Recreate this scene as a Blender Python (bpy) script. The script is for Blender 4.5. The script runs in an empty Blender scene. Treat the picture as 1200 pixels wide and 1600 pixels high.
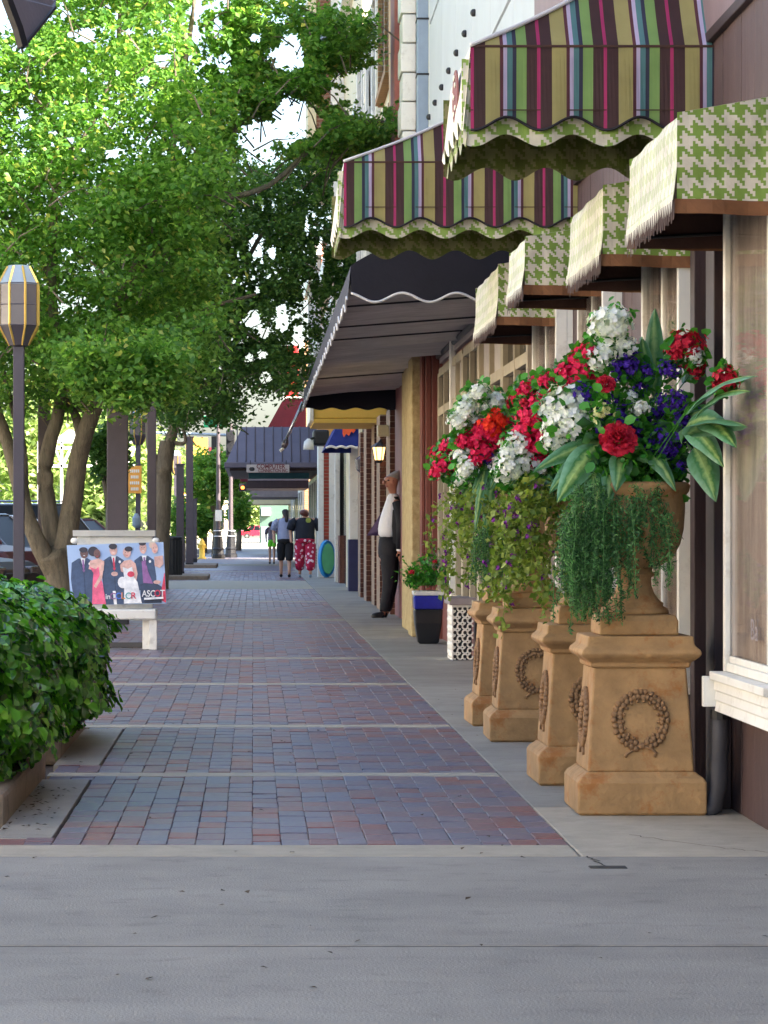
import bpy, bmesh, math, random
import numpy as np
from mathutils import Vector, Matrix
R = math.radians
PI = math.pi
SC = bpy.context.scene
COL = SC.collection

# ------------------------------------------------------------------ camera, sky, sun, exposure
cam_d = bpy.data.cameras.new('camera'); cam = bpy.data.objects.new('camera', cam_d); COL.objects.link(cam)
cam.location = (0, 0, 1.1); cam.rotation_euler = (R(90), 0, 0)
cam_d.sensor_fit = 'VERTICAL'; cam_d.sensor_height = 24; cam_d.lens = 67.5
cam_d.shift_x = 0.128; cam_d.shift_y = 0.0156
cam_d.clip_start = 0.1; cam_d.clip_end = 3000
SC.camera = cam

SUN = Vector((0.72, -0.46, 0.52)).normalized()
w = bpy.data.worlds.new('World'); SC.world = w; w.use_nodes = True
wn = w.node_tree.nodes; wl = w.node_tree.links
bg = wn['Background']
sky = wn.new('ShaderNodeTexSky'); sky.sky_type = 'NISHITA'; sky.sun_disc = False
sky.sun_elevation = math.asin(SUN.z); sky.sun_rotation = math.atan2(SUN.x, SUN.y)
sky.air_density = 1.0; sky.dust_density = 4.0; sky.ozone_density = 1.0
wl.new(sky.outputs[0], bg.inputs[0]); bg.inputs[1].default_value = 0.115
sd = bpy.data.lights.new('sun', 'SUN'); sd.energy = 5.0; sd.angle = R(0.5); sd.color = (1, .93, .82)
so = bpy.data.objects.new('sun', sd); COL.objects.link(so); so.location = (30, -10, 30)
so.rotation_euler = SUN.to_track_quat('Z', 'Y').to_euler()
SC.view_settings.view_transform = 'Standard'; SC.view_settings.look = 'None'
SC.view_settings.gamma = 1.0; SC.view_settings.use_curve_mapping = False
SC.view_settings.exposure = 2.5

# ------------------------------------------------------------------ helpers
def P(px, py, Y):            # a point of the place at depth Y
    return Vector(((px - 395) * Y / 4500.0, Y, 1.1 + (825 - py) * Y / 4500.0))
def lin(v):
    v /= 255.0
    return v / 12.92 if v <= .04045 else ((v + .055) / 1.055) ** 2.4
def C(r, g, b, k=1.0): return (lin(r) * k, lin(g) * k, lin(b) * k, 1)

def new_mat(name):
    m = bpy.data.materials.new(name); m.use_nodes = True
    return m, m.node_tree.nodes, m.node_tree.links, m.node_tree.nodes['Principled BSDF']
def mixnode(n, l, fac, a, b, mode='MIX'):
    x = n.new('ShaderNodeMix'); x.data_type = 'RGBA'; x.blend_type = mode
    for s, v in ((x.inputs[0], fac), (x.inputs[6], a), (x.inputs[7], b)):
        if hasattr(v, 'links'): l.new(v, s)
        else: s.default_value = v
    return x.outputs[2]
def mathn(n, l, op, a, b=None, c=None):
    x = n.new('ShaderNodeMath'); x.operation = op
    for i, v in enumerate((a, b, c)):
        if v is None: continue
        if hasattr(v, 'links'): l.new(v, x.inputs[i])
        else: x.inputs[i].default_value = v
    return x.outputs[0]
def mat(name, col, rough=.6, var=.25, scale=6, bump=.15, bscale=60, metal=0, spec=.5, col2=None,
        stretch=(1, 1, 1), rnd=0, em=None, ems=0, coat=0, stain=None, stainamt=.4):
    """procedural surface: large scale tone, fine grain relief, optional per piece variation"""
    m, n, l, b = new_mat(name)
    tc = n.new('ShaderNodeTexCoord'); mp = n.new('ShaderNodeMapping'); mp.inputs[3].default_value = stretch
    l.new(tc.outputs['Object'], mp.inputs[0])
    nz = n.new('ShaderNodeTexNoise'); nz.inputs['Scale'].default_value = scale; nz.inputs['Detail'].default_value = 6
    nz.inputs['Roughness'].default_value = .65
    l.new(mp.outputs[0], nz.inputs[0])
    rp = n.new('ShaderNodeValToRGB'); rp.color_ramp.elements[0].position = .32; rp.color_ramp.elements[1].position = .68
    c2 = col2 or tuple(min(1, x * (1 + var)) for x in col[:3]) + (1,)
    c1 = tuple(x * (1 - var) for x in col[:3]) + (1,)
    rp.color_ramp.elements[0].color = c1 if not col2 else col; rp.color_ramp.elements[1].color = c2
    l.new(nz.outputs[0], rp.inputs[0])
    out = rp.outputs[0]
    if rnd:
        oi = n.new('ShaderNodeObjectInfo'); gi = n.new('ShaderNodeNewGeometry')
        s = mathn(n, l, 'FRACT', mathn(n, l, 'ADD', oi.outputs['Random'], gi.outputs['Random Per Island']))
        v = mathn(n, l, 'MULTIPLY_ADD', s, 2 * rnd, 1 - rnd)
        cb = n.new('ShaderNodeCombineColor')
        for i in range(3): l.new(v, cb.inputs[i])
        out = mixnode(n, l, 1.0, out, cb.outputs[0], 'MULTIPLY')
    if stain:
        n2 = n.new('ShaderNodeTexNoise'); n2.inputs['Scale'].default_value = 7; n2.inputs['Detail'].default_value = 8
        n2.inputs['Roughness'].default_value = .7
        l.new(mp.outputs[0], n2.inputs[0])
        r2 = n.new('ShaderNodeMapRange'); r2.inputs[1].default_value = .54; r2.inputs[2].default_value = .66; r2.inputs[4].default_value = stainamt
        l.new(n2.outputs[0], r2.inputs[0])
        out = mixnode(n, l, r2.outputs[0], out, stain)
    l.new(out, b.inputs['Base Color'])
    b.inputs['Roughness'].default_value = rough; b.inputs['Metallic'].default_value = metal
    b.inputs['Specular IOR Level'].default_value = spec
    if coat: b.inputs['Coat Weight'].default_value = coat; b.inputs['Coat Roughness'].default_value = .08
    if bump:
        bn = n.new('ShaderNodeTexNoise'); bn.inputs['Scale'].default_value = bscale; bn.inputs['Detail'].default_value = 5
        l.new(mp.outputs[0], bn.inputs[0])
        bp = n.new('ShaderNodeBump'); bp.inputs['Strength'].default_value = bump; bp.inputs['Distance'].default_value = .01
        l.new(bn.outputs[0], bp.inputs['Height']); l.new(bp.outputs[0], b.inputs['Normal'])
    if em: b.inputs['Emission Color'].default_value = em; b.inputs['Emission Strength'].default_value = ems
    return m
def leaf_mat(name, c1, c2, rough=.5, trans=.35, c3=None, spec=.4, tm=(1.3, 1.5, .6, 1)):
    m, n, l, b = new_mat(name)
    gi = n.new('ShaderNodeNewGeometry'); oi = n.new('ShaderNodeObjectInfo')
    s = mathn(n, l, 'FRACT', mathn(n, l, 'ADD', oi.outputs['Random'], gi.outputs['Random Per Island']))
    rp = n.new('ShaderNodeValToRGB'); e = rp.color_ramp.elements
    e[0].color = c1; e[1].color = c2
    if c3: x = e.new(.93); x.color = c2; e[-1].color = c3
    l.new(s, rp.inputs[0]); l.new(rp.outputs[0], b.inputs['Base Color'])
    b.inputs['Roughness'].default_value = rough; b.inputs['Specular IOR Level'].default_value = spec
    t = n.new('ShaderNodeBsdfTranslucent'); mx = n.new('ShaderNodeMixShader'); mx.inputs[0].default_value = trans
    cc = mixnode(n, l, 1.0, rp.outputs[0], tm, 'MULTIPLY')
    l.new(cc, t.inputs[0]); l.new(b.outputs[0], mx.inputs[1]); l.new(t.outputs[0], mx.inputs[2])
    l.new(mx.outputs[0], n['Material Output'].inputs[0])
    return m
def glass_mat(name, tint=(.95, .93, .93, 1), amt=.04):
    m, n, l, b = new_mat(name); n.remove(b)
    tr = n.new('ShaderNodeBsdfTransparent'); tr.inputs[0].default_value = tint
    gl = n.new('ShaderNodeBsdfGlossy'); gl.inputs['Roughness'].default_value = .03
    fr = n.new('ShaderNodeFresnel'); fr.inputs[0].default_value = 1.45
    mx = n.new('ShaderNodeMixShader'); v = mathn(n, l, 'MULTIPLY_ADD', fr.outputs[0], .3, amt)
    l.new(v, mx.inputs[0]); l.new(tr.outputs[0], mx.inputs[1]); l.new(gl.outputs[0], mx.inputs[2])
    l.new(mx.outputs[0], n['Material Output'].inputs[0])
    return m
def stripe_mat(name, rev=False, per=.2866):
    m, n, l, b = new_mat(name)
    uv = n.new('ShaderNodeUVMap'); sp = n.new('ShaderNodeSeparateXYZ'); l.new(uv.outputs[0], sp.inputs[0])
    u = mathn(n, l, 'FRACT', mathn(n, l, 'DIVIDE', sp.outputs[0], per))
    seq = [(.05, C(178, 54, 106)), (.17, C(72, 48, 48)), (.22, C(172, 162, 104)), (.05, C(96, 52, 62)), (.06, C(200, 186, 214)),
           (.08, C(92, 136, 138)), (.06, C(58, 58, 78)), (.15, C(134, 168, 96)), (.16, C(72, 48, 48))]
    if rev: seq = [seq[0]] + seq[:0:-1]
    rp = n.new('ShaderNodeValToRGB'); rp.color_ramp.interpolation = 'CONSTANT'; e = rp.color_ramp.elements
    pos = 0
    for i, (wd, c) in enumerate(seq):
        x = e[0] if i == 0 else (e[1] if i == 1 else e.new(pos))
        x.position = pos; x.color = c; pos += wd
    l.new(u, rp.inputs[0])
    tc = n.new('ShaderNodeTexCoord')
    nz = n.new('ShaderNodeTexNoise'); nz.inputs['Scale'].default_value = 7; nz.inputs['Detail'].default_value = 5
    l.new(tc.outputs['Object'], nz.inputs[0])
    v = mathn(n, l, 'MULTIPLY_ADD', nz.outputs[0], .4, .8)
    cb = n.new('ShaderNodeCombineColor')
    for i in range(3): l.new(v, cb.inputs[i])
    cc = mixnode(n, l, 1.0, rp.outputs[0], cb.outputs[0], 'MULTIPLY')
    l.new(cc, b.inputs['Base Color']); b.inputs['Roughness'].default_value = .8
    w1 = n.new('ShaderNodeTexNoise'); w1.inputs['Scale'].default_value = 5; w1.inputs['Detail'].default_value = 3
    l.new(tc.outputs['Object'], w1.inputs[0])
    bp = n.new('ShaderNodeBump'); bp.inputs['Strength'].default_value = .5; bp.inputs['Distance'].default_value = .04
    l.new(w1.outputs[0], bp.inputs['Height']); l.new(bp.outputs[0], b.inputs['Normal'])
    t = n.new('ShaderNodeBsdfTranslucent'); l.new(cc, t.inputs[0])
    mx = n.new('ShaderNodeMixShader'); mx.inputs[0].default_value = .25
    l.new(b.outputs[0], mx.inputs[1]); l.new(t.outputs[0], mx.inputs[2]); l.new(mx.outputs[0], n['Material Output'].inputs[0])
    return m
def houndstooth(name, ca, cb_, period=.07):
    m, n, l, b = new_mat(name)
    uv = n.new('ShaderNodeUVMap'); sp = n.new('ShaderNodeSeparateXYZ'); l.new(uv.outputs[0], sp.inputs[0])
    k = 8 / period
    i = mathn(n, l, 'FLOOR', mathn(n, l, 'MULTIPLY', sp.outputs[0], k)); j = mathn(n, l, 'FLOOR', mathn(n, l, 'MULTIPLY', sp.outputs[1], k))
    fm = lambda a, c: mathn(n, l, 'FLOORED_MODULO', a, c)
    wa = mathn(n, l, 'LESS_THAN', fm(i, 8), 4); we = mathn(n, l, 'LESS_THAN', fm(j, 8), 4)
    s = mathn(n, l, 'LESS_THAN', fm(mathn(n, l, 'ADD', i, j), 4), 2)
    a = mathn(n, l, 'MULTIPLY', wa, s); c = mathn(n, l, 'MULTIPLY', we, mathn(n, l, 'SUBTRACT', 1, s))
    col = mixnode(n, l, mathn(n, l, 'ADD', a, c), cb_, ca)
    tc = n.new('ShaderNodeTexCoord'); nz = n.new('ShaderNodeTexNoise'); nz.inputs['Scale'].default_value = 9
    nz.inputs['Detail'].default_value = 6; l.new(tc.outputs['Object'], nz.inputs[0])
    v = mathn(n, l, 'MULTIPLY_ADD', nz.outputs[0], .8, .6); cb2 = n.new('ShaderNodeCombineColor')
    for q in range(3): l.new(v, cb2.inputs[q])
    col = mixnode(n, l, 1.0, col, cb2.outputs[0], 'MULTIPLY')
    l.new(col, b.inputs['Base Color']); b.inputs['Roughness'].default_value = .85
    bp = n.new('ShaderNodeBump'); bp.inputs['Strength'].default_value = .6; bp.inputs['Distance'].default_value = .03
    l.new(nz.outputs[0], bp.inputs['Height']); l.new(bp.outputs[0], b.inputs['Normal'])
    t = n.new('ShaderNodeBsdfTranslucent'); l.new(col, t.inputs[0])
    mx = n.new('ShaderNodeMixShader'); mx.inputs[0].default_value = .2
    l.new(b.outputs[0], mx.inputs[1]); l.new(t.outputs[0], mx.inputs[2]); l.new(mx.outputs[0], n['Material Output'].inputs[0])
    return m
def brickwall_mat(name, c1, c2, mortar, axis='YZ', scale=1.0):
    m, n, l, b = new_mat(name)
    tc = n.new('ShaderNodeTexCoord'); sp = n.new('ShaderNodeSeparateXYZ'); l.new(tc.outputs['Object'], sp.inputs[0])
    cx = n.new('ShaderNodeCombineXYZ')
    l.new(sp.outputs['XYZ'.index(axis[0])], cx.inputs[0]); l.new(sp.outputs['XYZ'.index(axis[1])], cx.inputs[1])
    bt = n.new('ShaderNodeTexBrick'); l.new(cx.outputs[0], bt.inputs[0])
    bt.inputs['Color1'].default_value = c1; bt.inputs['Color2'].default_value = c2; bt.inputs['Mortar'].default_value = mortar
    bt.inputs['Scale'].default_value = scale; bt.inputs['Brick Width'].default_value = .21; bt.inputs['Row Height'].default_value = .08
    bt.inputs['Mortar Size'].default_value = .008
    l.new(bt.outputs[0], b.inputs['Base Color']); b.inputs['Roughness'].default_value = .8
    bp = n.new('ShaderNodeBump'); bp.invert = True; bp.inputs['Strength'].default_value = .6; bp.inputs['Distance'].default_value = .01
    l.new(bt.outputs['Fac'], bp.inputs['Height']); l.new(bp.outputs[0], b.inputs['Normal'])
    return m

def tag(o, label=None, cat=None, group=None, kind=None):
    if label: o['label'] = label
    if cat: o['category'] = cat
    if group: o['group'] = group
    if kind: o['kind'] = kind
    return o
def thing(name, label, cat, loc=(0, 0, 0), group=None, rz=0):
    o = bpy.data.objects.new(name, None); COL.objects.link(o); o.location = loc; o.rotation_euler = (0, 0, rz)
    o.empty_display_size = .2
    return tag(o, label, cat, group)
def copy_tree(o, parent=None):
    c = o.copy(); COL.objects.link(c)
    if parent: c.parent = parent
    for ch in list(o.children): copy_tree(ch, c)
    return c
def world_off(o):
    v = Vector((0, 0, 0))
    while o: v += Vector(o.location); o = o.parent
    return v

class MB:
    def __init__(s): s.v = []; s.f = []; s.uv = []; s.mi = []
    def face(s, idx, uv=None, mi=0): s.f.append(tuple(idx)); s.uv.append(uv); s.mi.append(mi)
    def poly(s, pts, uv=None, mi=0):
        b = len(s.v); s.v += [tuple(p) for p in pts]; s.face(range(b, b + len(pts)), uv, mi)
    def box(s, x0, x1, y0, y1, z0, z1, mi=0):
        b = len(s.v)
        s.v += [(x0, y0, z0), (x1, y0, z0), (x1, y1, z0), (x0, y1, z0), (x0, y0, z1), (x1, y0, z1), (x1, y1, z1), (x0, y1, z1)]
        for q in ((0, 3, 2, 1), (4, 5, 6, 7), (0, 1, 5, 4), (1, 2, 6, 5), (2, 3, 7, 6), (3, 0, 4, 7)):
            s.face([b + i for i in q], None, mi)
        return s
    def prism(s, pts, axis, a0, a1, mi=0):
        """closed outline pts (2D) pushed along axis"""
        def mk(p, a):
            return {'x': (a, p[0], p[1]), 'y': (p[0], a, p[1]), 'z': (p[0], p[1], a)}[axis]
        b = len(s.v); k = len(pts)
        s.v += [mk(p, a0) for p in pts] + [mk(p, a1) for p in pts]
        s.face(list(range(b, b + k))[::-1], None, mi); s.face(range(b + k, b + 2 * k), None, mi)
        for i in range(k):
            j = (i + 1) % k; s.face((b + i, b + j, b + k + j, b + k + i), None, mi)
        return s
    def loft(s, rings, cap=True, mi=0, close=True):
        b = len(s.v); k = len(rings[0])
        for r in rings: s.v += [tuple(p) for p in r]
        for a in range(len(rings) - 1):
            for i in range(k if close else k - 1):
                j = (i + 1) % k
                s.face((b + a * k + i, b + a * k + j, b + (a + 1) * k + j, b + (a + 1) * k + i), None, mi)
        if cap:
            s.face(list(range(b, b + k))[::-1], None, mi); s.face(range(b + (len(rings) - 1) * k, b + len(rings) * k), None, mi)
        return s
    def tube(s, pts, rad, n=8, mi=0):
        pts = [Vector(p) for p in pts]
        if not hasattr(rad, '__len__'): rad = [rad] * len(pts)
        rings = []
        for i, p in enumerate(pts):
            d = (pts[min(i + 1, len(pts) - 1)] - pts[max(i - 1, 0)]).normalized()
            a = d.cross(Vector((0, 0, 1)));
            if a.length < .1: a = d.cross(Vector((0, 1, 0)))
            if i and a.dot(pa) < 0: a = -a
            a.normalize(); pa = a; c = d.cross(a)
            rings.append([p + rad[i] * (math.cos(t) * a + math.sin(t) * c) for t in [2 * PI * q / n for q in range(n)]])
        return s.loft(rings, True, mi)
    def lathe(s, prof, c=(0, 0, 0), n=24, mi=0, rot=0, sx=1, sy=1):
        rings = [[(c[0] + r * sx * math.cos(rot + 2 * PI * q / n), c[1] + r * sy * math.sin(rot + 2 * PI * q / n), c[2] + z) for q in range(n)] for r, z in prof]
        return s.loft(rings, True, mi)
    def ball(s, c, r, n=8, m=6, mi=0):
        if not hasattr(r, '__len__'): r = (r, r, r)
        rings = []
        for a in range(1, m):
            t = PI * a / m
            rings.append([(c[0] + r[0] * math.sin(t) * math.cos(2 * PI * q / n), c[1] + r[1] * math.sin(t) * math.sin(2 * PI * q / n), c[2] - r[2] * math.cos(t)) for q in range(n)])
        return s.loft(rings, True, mi)
    def mesh(s, name, mats, off=Vector((0, 0, 0)), smooth=False):
        me = bpy.data.meshes.new(name)
        ox, oy, oz = off
        me.from_pydata([(x - ox, y - oy, z - oz) for x, y, z in s.v], [], s.f)
        for m in (mats if isinstance(mats, (list, tuple)) else [mats]): me.materials.append(m)
        if any(s.mi): me.polygons.foreach_set('material_index', s.mi)
        if any(u is not None for u in s.uv):
            ul = me.uv_layers.new(name='UVMap'); k = 0; d = ul.data
            for f, u in zip(s.f, s.uv):
                for i in range(len(f)):
                    if u is not None: d[k].uv = u[i]
                    k += 1
        if smooth: me.polygons.foreach_set('use_smooth', [True] * len(me.polygons))
        me.update()
        return me
    def build(s, name, mats, parent=None, bevel=0, smooth=False, sub=0, label=None, kind=None, local=False, seg=2):
        off = world_off(parent) if (parent and not local) else Vector((0, 0, 0))
        me = s.mesh(name, mats, off, smooth)
        o = bpy.data.objects.new(name, me); COL.objects.link(o)
        if parent: o.parent = parent
        if bevel:
            bm = o.modifiers.new('bevel', 'BEVEL'); bm.width = bevel; bm.segments = seg; bm.limit_method = 'ANGLE'; bm.angle_limit = R(35)
        if sub:
            ss = o.modifiers.new('sub', 'SUBSURF'); ss.levels = sub; ss.render_levels = sub
        if label: o['label'] = label
        if kind: o['kind'] = kind
        return o
def B(name, m, parent, *box, bevel=0, label=None, kind=None, local=False):
    return MB().box(*box).build(name, m, parent, bevel=bevel, label=label, kind=kind, local=local)
def from_mesh(name, me, parent, loc, rot=(0, 0, 0), scale=1):
    o = bpy.data.objects.new(name, me); COL.objects.link(o)
    if parent: o.parent = parent
    o.location = Vector(loc) - (world_off(parent) if parent else Vector((0, 0, 0)))
    o.rotation_euler = rot
    o.scale = (scale,) * 3 if not hasattr(scale, '__len__') else scale
    return o
def text(name, s, size, m, parent, loc, rot, align='LEFT', ext=.001, sx=1, bold=0):
    c = bpy.data.curves.new('tmp', 'FONT'); c.body = s; c.size = size; c.extrude = ext; c.align_x = align; c.offset = bold
    o = bpy.data.objects.new('tmp', c); COL.objects.link(o)
    bpy.context.view_layer.update()
    me = bpy.data.meshes.new_from_object(o.evaluated_get(bpy.context.evaluated_depsgraph_get()))
    bpy.data.objects.remove(o); me.materials.clear(); me.materials.append(m); me.name = name
    return from_mesh(name, me, parent, loc, rot, (sx, 1, 1))

def leaves(name, cen, size, m, parent, up=.4, seed=0, fold=.25, aspect=.62, kind='stuff', jitter=.35, outward=None, lobed=False):
    """a mass of small folded leaves, real faces"""
    rg = np.random.default_rng(seed); cen = np.asarray(cen, float); N = len(cen)
    nrm = rg.normal(size=(N, 3)); nrm /= np.linalg.norm(nrm, axis=1)[:, None]
    nrm[:, 2] = np.abs(nrm[:, 2]) + up
    if outward is not None: nrm = nrm * .75 + outward
    nrm /= np.linalg.norm(nrm, axis=1)[:, None]
    t = rg.normal(size=(N, 3)); t -= (t * nrm).sum(1)[:, None] * nrm; t /= np.linalg.norm(t, axis=1)[:, None]
    b = np.cross(nrm, t); s = (size * (1 + jitter * rg.uniform(-1, 1, N)))[:, None]
    if lobed:
        prof = [(-.5, 0, 0), (-.25, .32, .6), (.0, .5, 1), (.06, .22, .5), (.32, .26, .6), (.55, 0, 0), (.32, -.26, .6), (.06, -.22, .5), (0, -.5, 1), (-.25, -.32, .6)]
        k = len(prof); pts = np.stack([cen + s * (a * t + c * b + fold * .4 * q * nrm) for a, c, q in prof], 1)
        loc_f = [(0, 1, 3, 5), (1, 2, 3), (3, 4, 5), (0, 5, 7, 9), (9, 7, 8), (5, 6, 7)]
    elif aspect > .75:
        prof = [(-.5, 0, 0), (-.25, aspect * .42, .8), (.18, aspect * .46, .9), (.5, 0, -.5), (.18, -aspect * .46, .9), (-.25, -aspect * .42, .8)]
        k = 6; pts = np.stack([cen + s * (a * t + c * b + fold * .35 * q * nrm) for a, c, q in prof], 1)
        loc_f = [(0, 1, 2, 3), (0, 3, 4, 5)]
    else:
        prof = [(-.5, 0, 0), (-.08, aspect / 2, 1), (.5, 0, -.3), (-.08, -aspect / 2, 1)]
        k = 4; pts = np.stack([cen + s * (a * t + c * b + fold * .35 * q * nrm) for a, c, q in prof], 1)
        loc_f = [(0, 1, 2), (0, 2, 3)]
    off = np.array(world_off(parent)) if parent else np.zeros(3)
    me = bpy.data.meshes.new(name); V = (pts.reshape(-1, 3) - off).astype(np.float32)
    me.vertices.add(len(V)); me.vertices.foreach_set('co', V.ravel())
    lens = np.array([len(f) for f in loc_f]); flat = np.concatenate([np.array(f) for f in loc_f])
    idx = (np.arange(N)[:, None] * k + flat[None, :]).ravel().astype(np.int32)
    me.loops.add(len(idx)); me.loops.foreach_set('vertex_index', idx)
    st = np.concatenate([[0], np.cumsum(np.tile(lens, N))[:-1]]).astype(np.int32)
    me.polygons.add(N * len(loc_f)); me.polygons.foreach_set('loop_start', st)
    me.update(calc_edges=True); me.validate()
    me.materials.append(m)
    o = bpy.data.objects.new(name, me); COL.objects.link(o)
    if parent: o.parent = parent
    if kind: o['kind'] = kind
    return o
def skin(name, verts, edges, m, parent, sub=2, off=None, label=None):
    """verts: (x,y,z,r) or (x,y,z,rx,ry); grown with a Skin modifier"""
    me = bpy.data.meshes.new(name); o3 = off if off is not None else world_off(parent)
    me.from_pydata([(v[0] - o3[0], v[1] - o3[1], v[2] - o3[2]) for v in verts], edges, [])
    o = bpy.data.objects.new(name, me); COL.objects.link(o); o.parent = parent
    sk = o.modifiers.new('skin', 'SKIN'); sk.use_smooth_shade = True; sk.branch_smoothing = .6
    ss = o.modifiers.new('sub', 'SUBSURF'); ss.levels = sub; ss.render_levels = sub
    for i, v in enumerate(verts):
        d = me.skin_vertices[0].data[i]; d.radius = (v[3], v[4] if len(v) > 4 else v[3]); d.use_root = (i == 0)
    me.materials.append(m)
    if label: o['label'] = label
    return o
rnd = random.Random(7)

# ------------------------------------------------------------------ materials
M = {}
M['concrete'] = mat('concrete', C(152, 146, 136), .7, .2, 1.3, .4, 160, rnd=.06, stain=C(104, 98, 90), stainamt=.38, stretch=(.8, 1.1, 1))
M['concrete_light'] = mat('concrete_light', C(170, 160, 142), .75, .12, 5, .2, 90, rnd=.05, stain=C(125, 118, 108), stainamt=.3)
M['curb'] = mat('curb_concrete', C(138, 122, 104), .85, .2, 7, .5, 50, stain=C(70, 62, 52), stainamt=.6)
M['joint'] = mat('joint_sand', C(84, 78, 78), .9, .3, 20, .3, 90)
M['joint_dk'] = mat('dark_joint', C(58, 54, 50), .9, .3, 20, .3, 90)
M['asphalt'] = mat('asphalt', C(72, 72, 74), .85, .15, 1, .3, 80)
M['ground'] = mat('ground_grey', C(96, 94, 86), .9, .2, .4, .2, 10)
M['farroad'] = mat('pale_paving', C(150, 145, 135), .85, .1, .6, .2, 20)
def paver():
    m, n, l, b = new_mat('paver_brick')
    oi = n.new('ShaderNodeObjectInfo'); gi = n.new('ShaderNodeNewGeometry'); tc = n.new('ShaderNodeTexCoord')
    s = mathn(n, l, 'FRACT', mathn(n, l, 'ADD', oi.outputs['Random'], gi.outputs['Random Per Island']))
    big = n.new('ShaderNodeTexNoise'); big.inputs['Scale'].default_value = .9; big.inputs['Detail'].default_value = 3
    l.new(gi.outputs['Position'], big.inputs[0])
    s2 = mathn(n, l, 'ADD', mathn(n, l, 'MULTIPLY', s, .68), mathn(n, l, 'MULTIPLY', big.outputs[0], .62))
    rp = n.new('ShaderNodeValToRGB'); e = rp.color_ramp.elements
    e[0].position = .1; e[0].color = C(98, 98, 114); e[1].position = .98; e[1].color = C(138, 94, 90)
    for p, c in ((.4, C(114, 110, 126)), (.6, C(122, 112, 122)), (.8, C(124, 100, 106))): x = e.new(p); x.color = c
    l.new(s2, rp.inputs[0])
    nz = n.new('ShaderNodeTexNoise'); nz.inputs['Scale'].default_value = 35; nz.inputs['Detail'].default_value = 6
    l.new(gi.outputs['Position'], nz.inputs[0])
    v = mathn(n, l, 'MULTIPLY_ADD', nz.outputs[0], .9, .55); cb = n.new('ShaderNodeCombineColor')
    for i in range(3): l.new(v, cb.inputs[i])
    cc = mixnode(n, l, 1.0, rp.outputs[0], cb.outputs[0], 'MULTIPLY'); l.new(cc, b.inputs['Base Color'])
    rr = mathn(n, l, 'MULTIPLY_ADD', nz.outputs[0], .4, .22); l.new(rr, b.inputs['Roughness'])
    bp = n.new('ShaderNodeBump'); bp.inputs['Strength'].default_value = .5; bp.inputs['Distance'].default_value = .004
    l.new(nz.outputs[0], bp.inputs['Height']); l.new(bp.outputs[0], b.inputs['Normal'])
    return m
M['paver'] = paver()
M['terra'] = mat('aged_terracotta', C(164, 130, 88), .85, .24, 6, .9, 24, stain=C(156, 92, 36), stainamt=.7)
M['terra_w'] = mat('wreath_terracotta', C(140, 108, 76), .85, .2, 12, .4, 50, stain=C(92, 68, 50), stainamt=.6)
M['brown'] = mat('brown_board', C(80, 62, 62), .65, .22, 3, .4, 30, stretch=(6, 6, .6), rnd=.1)
M['brown_dk'] = mat('dark_brown_wood', C(52, 36, 38), .6, .2, 4, .2, 30, stretch=(4, 4, .5))
M['white'] = mat('white_paint', C(226, 224, 216), .55, .06, 4, .15, 30, stain=C(170, 160, 145), stainamt=.4)
M['cream'] = mat('cream_paint', C(214, 200, 164), .6, .1, 3, .15, 30)
M['curtain'] = mat('beige_curtain', C(176, 168, 158), .85, .3, 4, .1, 60, stretch=(6, 6, .4))
M['glass'] = glass_mat('window_glass')
M['darkglass'] = mat('dark_glass', C(26, 28, 34), .12, .3, 2, 0, spec=.3)
M['stripe'] = stripe_mat('striped_canvas', per=.2704); M['stripe_r'] = stripe_mat('striped_canvas_two', True)
M['hound_shade'] = houndstooth('shaded_houndstooth', C(84, 92, 36), C(116, 112, 76), .09)  # darker copy of the houndstooth: shade inside the awning put into the colour
M['hound'] = houndstooth('green_houndstooth', C(134, 162, 78), C(206, 200, 182), .09)
M['hound_lit'] = houndstooth('lit_houndstooth', C(206, 214, 178), C(230, 228, 216), .075)  # same cloth, with the bright light on top and front put into paler colours
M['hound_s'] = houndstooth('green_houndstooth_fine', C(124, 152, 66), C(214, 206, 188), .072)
M['trim'] = mat('brown_canvas_trim', C(112, 72, 40), .8, .2, 8, .3, 40)
M['lining'] = mat('brown_lining', C(70, 46, 38), .85, .15, 8, .2, 40)
M['canvas_w'] = mat('cream_canvas', C(232, 228, 212), .85, .06, 8, .2, 40)
M['piping'] = mat('black_piping', C(26, 20, 26), .6, .1)
M['pipingw'] = mat('white_piping', C(215, 215, 215), .6, .1)
M['black_c'] = mat('black_canvas', C(24, 24, 36), .85, .15, 5, .25, 40)
M['grey_c'] = mat('grey_awning_lining', C(184, 180, 178), .85, .2, 4, .3, 40, stretch=(.6, 9, 1))
M['stucco'] = mat('tan_stucco', C(150, 130, 88), .95, .25, 14, 1.0, 30, col2=C(186, 168, 124))
M['redwood'] = mat('red_brown_wood', C(112, 58, 48), .55, .2, 4, .2, 40, stretch=(5, 5, .5))
M['frame_t'] = mat('taupe_frame', C(168, 156, 132), .6, .15, 3, .15, 30)
M['maroon'] = mat('maroon_paint', C(116, 66, 66), .6, .15, 4, .1)
M['mortar'] = mat('mortar', C(150, 128, 108), .9, .2, 20, .4, 80)
M['brick_d'] = mat('dark_brick', C(92, 56, 46), .8, .25, 12, .4, 70, rnd=.35)
M['brick_r'] = mat('red_brick', C(150, 66, 52), .8, .2, 12, .4, 70, rnd=.2)
M['bw_d'] = brickwall_mat('dark_brick_wall', C(80, 52, 44), C(104, 66, 52), C(150, 128, 108))
M['bw_r'] = brickwall_mat('red_brick_wall', C(140, 78, 60), C(120, 66, 52), C(160, 140, 122))
M['bw_t'] = brickwall_mat('tan_brick_wall', C(164, 124, 84), C(150, 110, 74), C(170, 150, 122))
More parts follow.
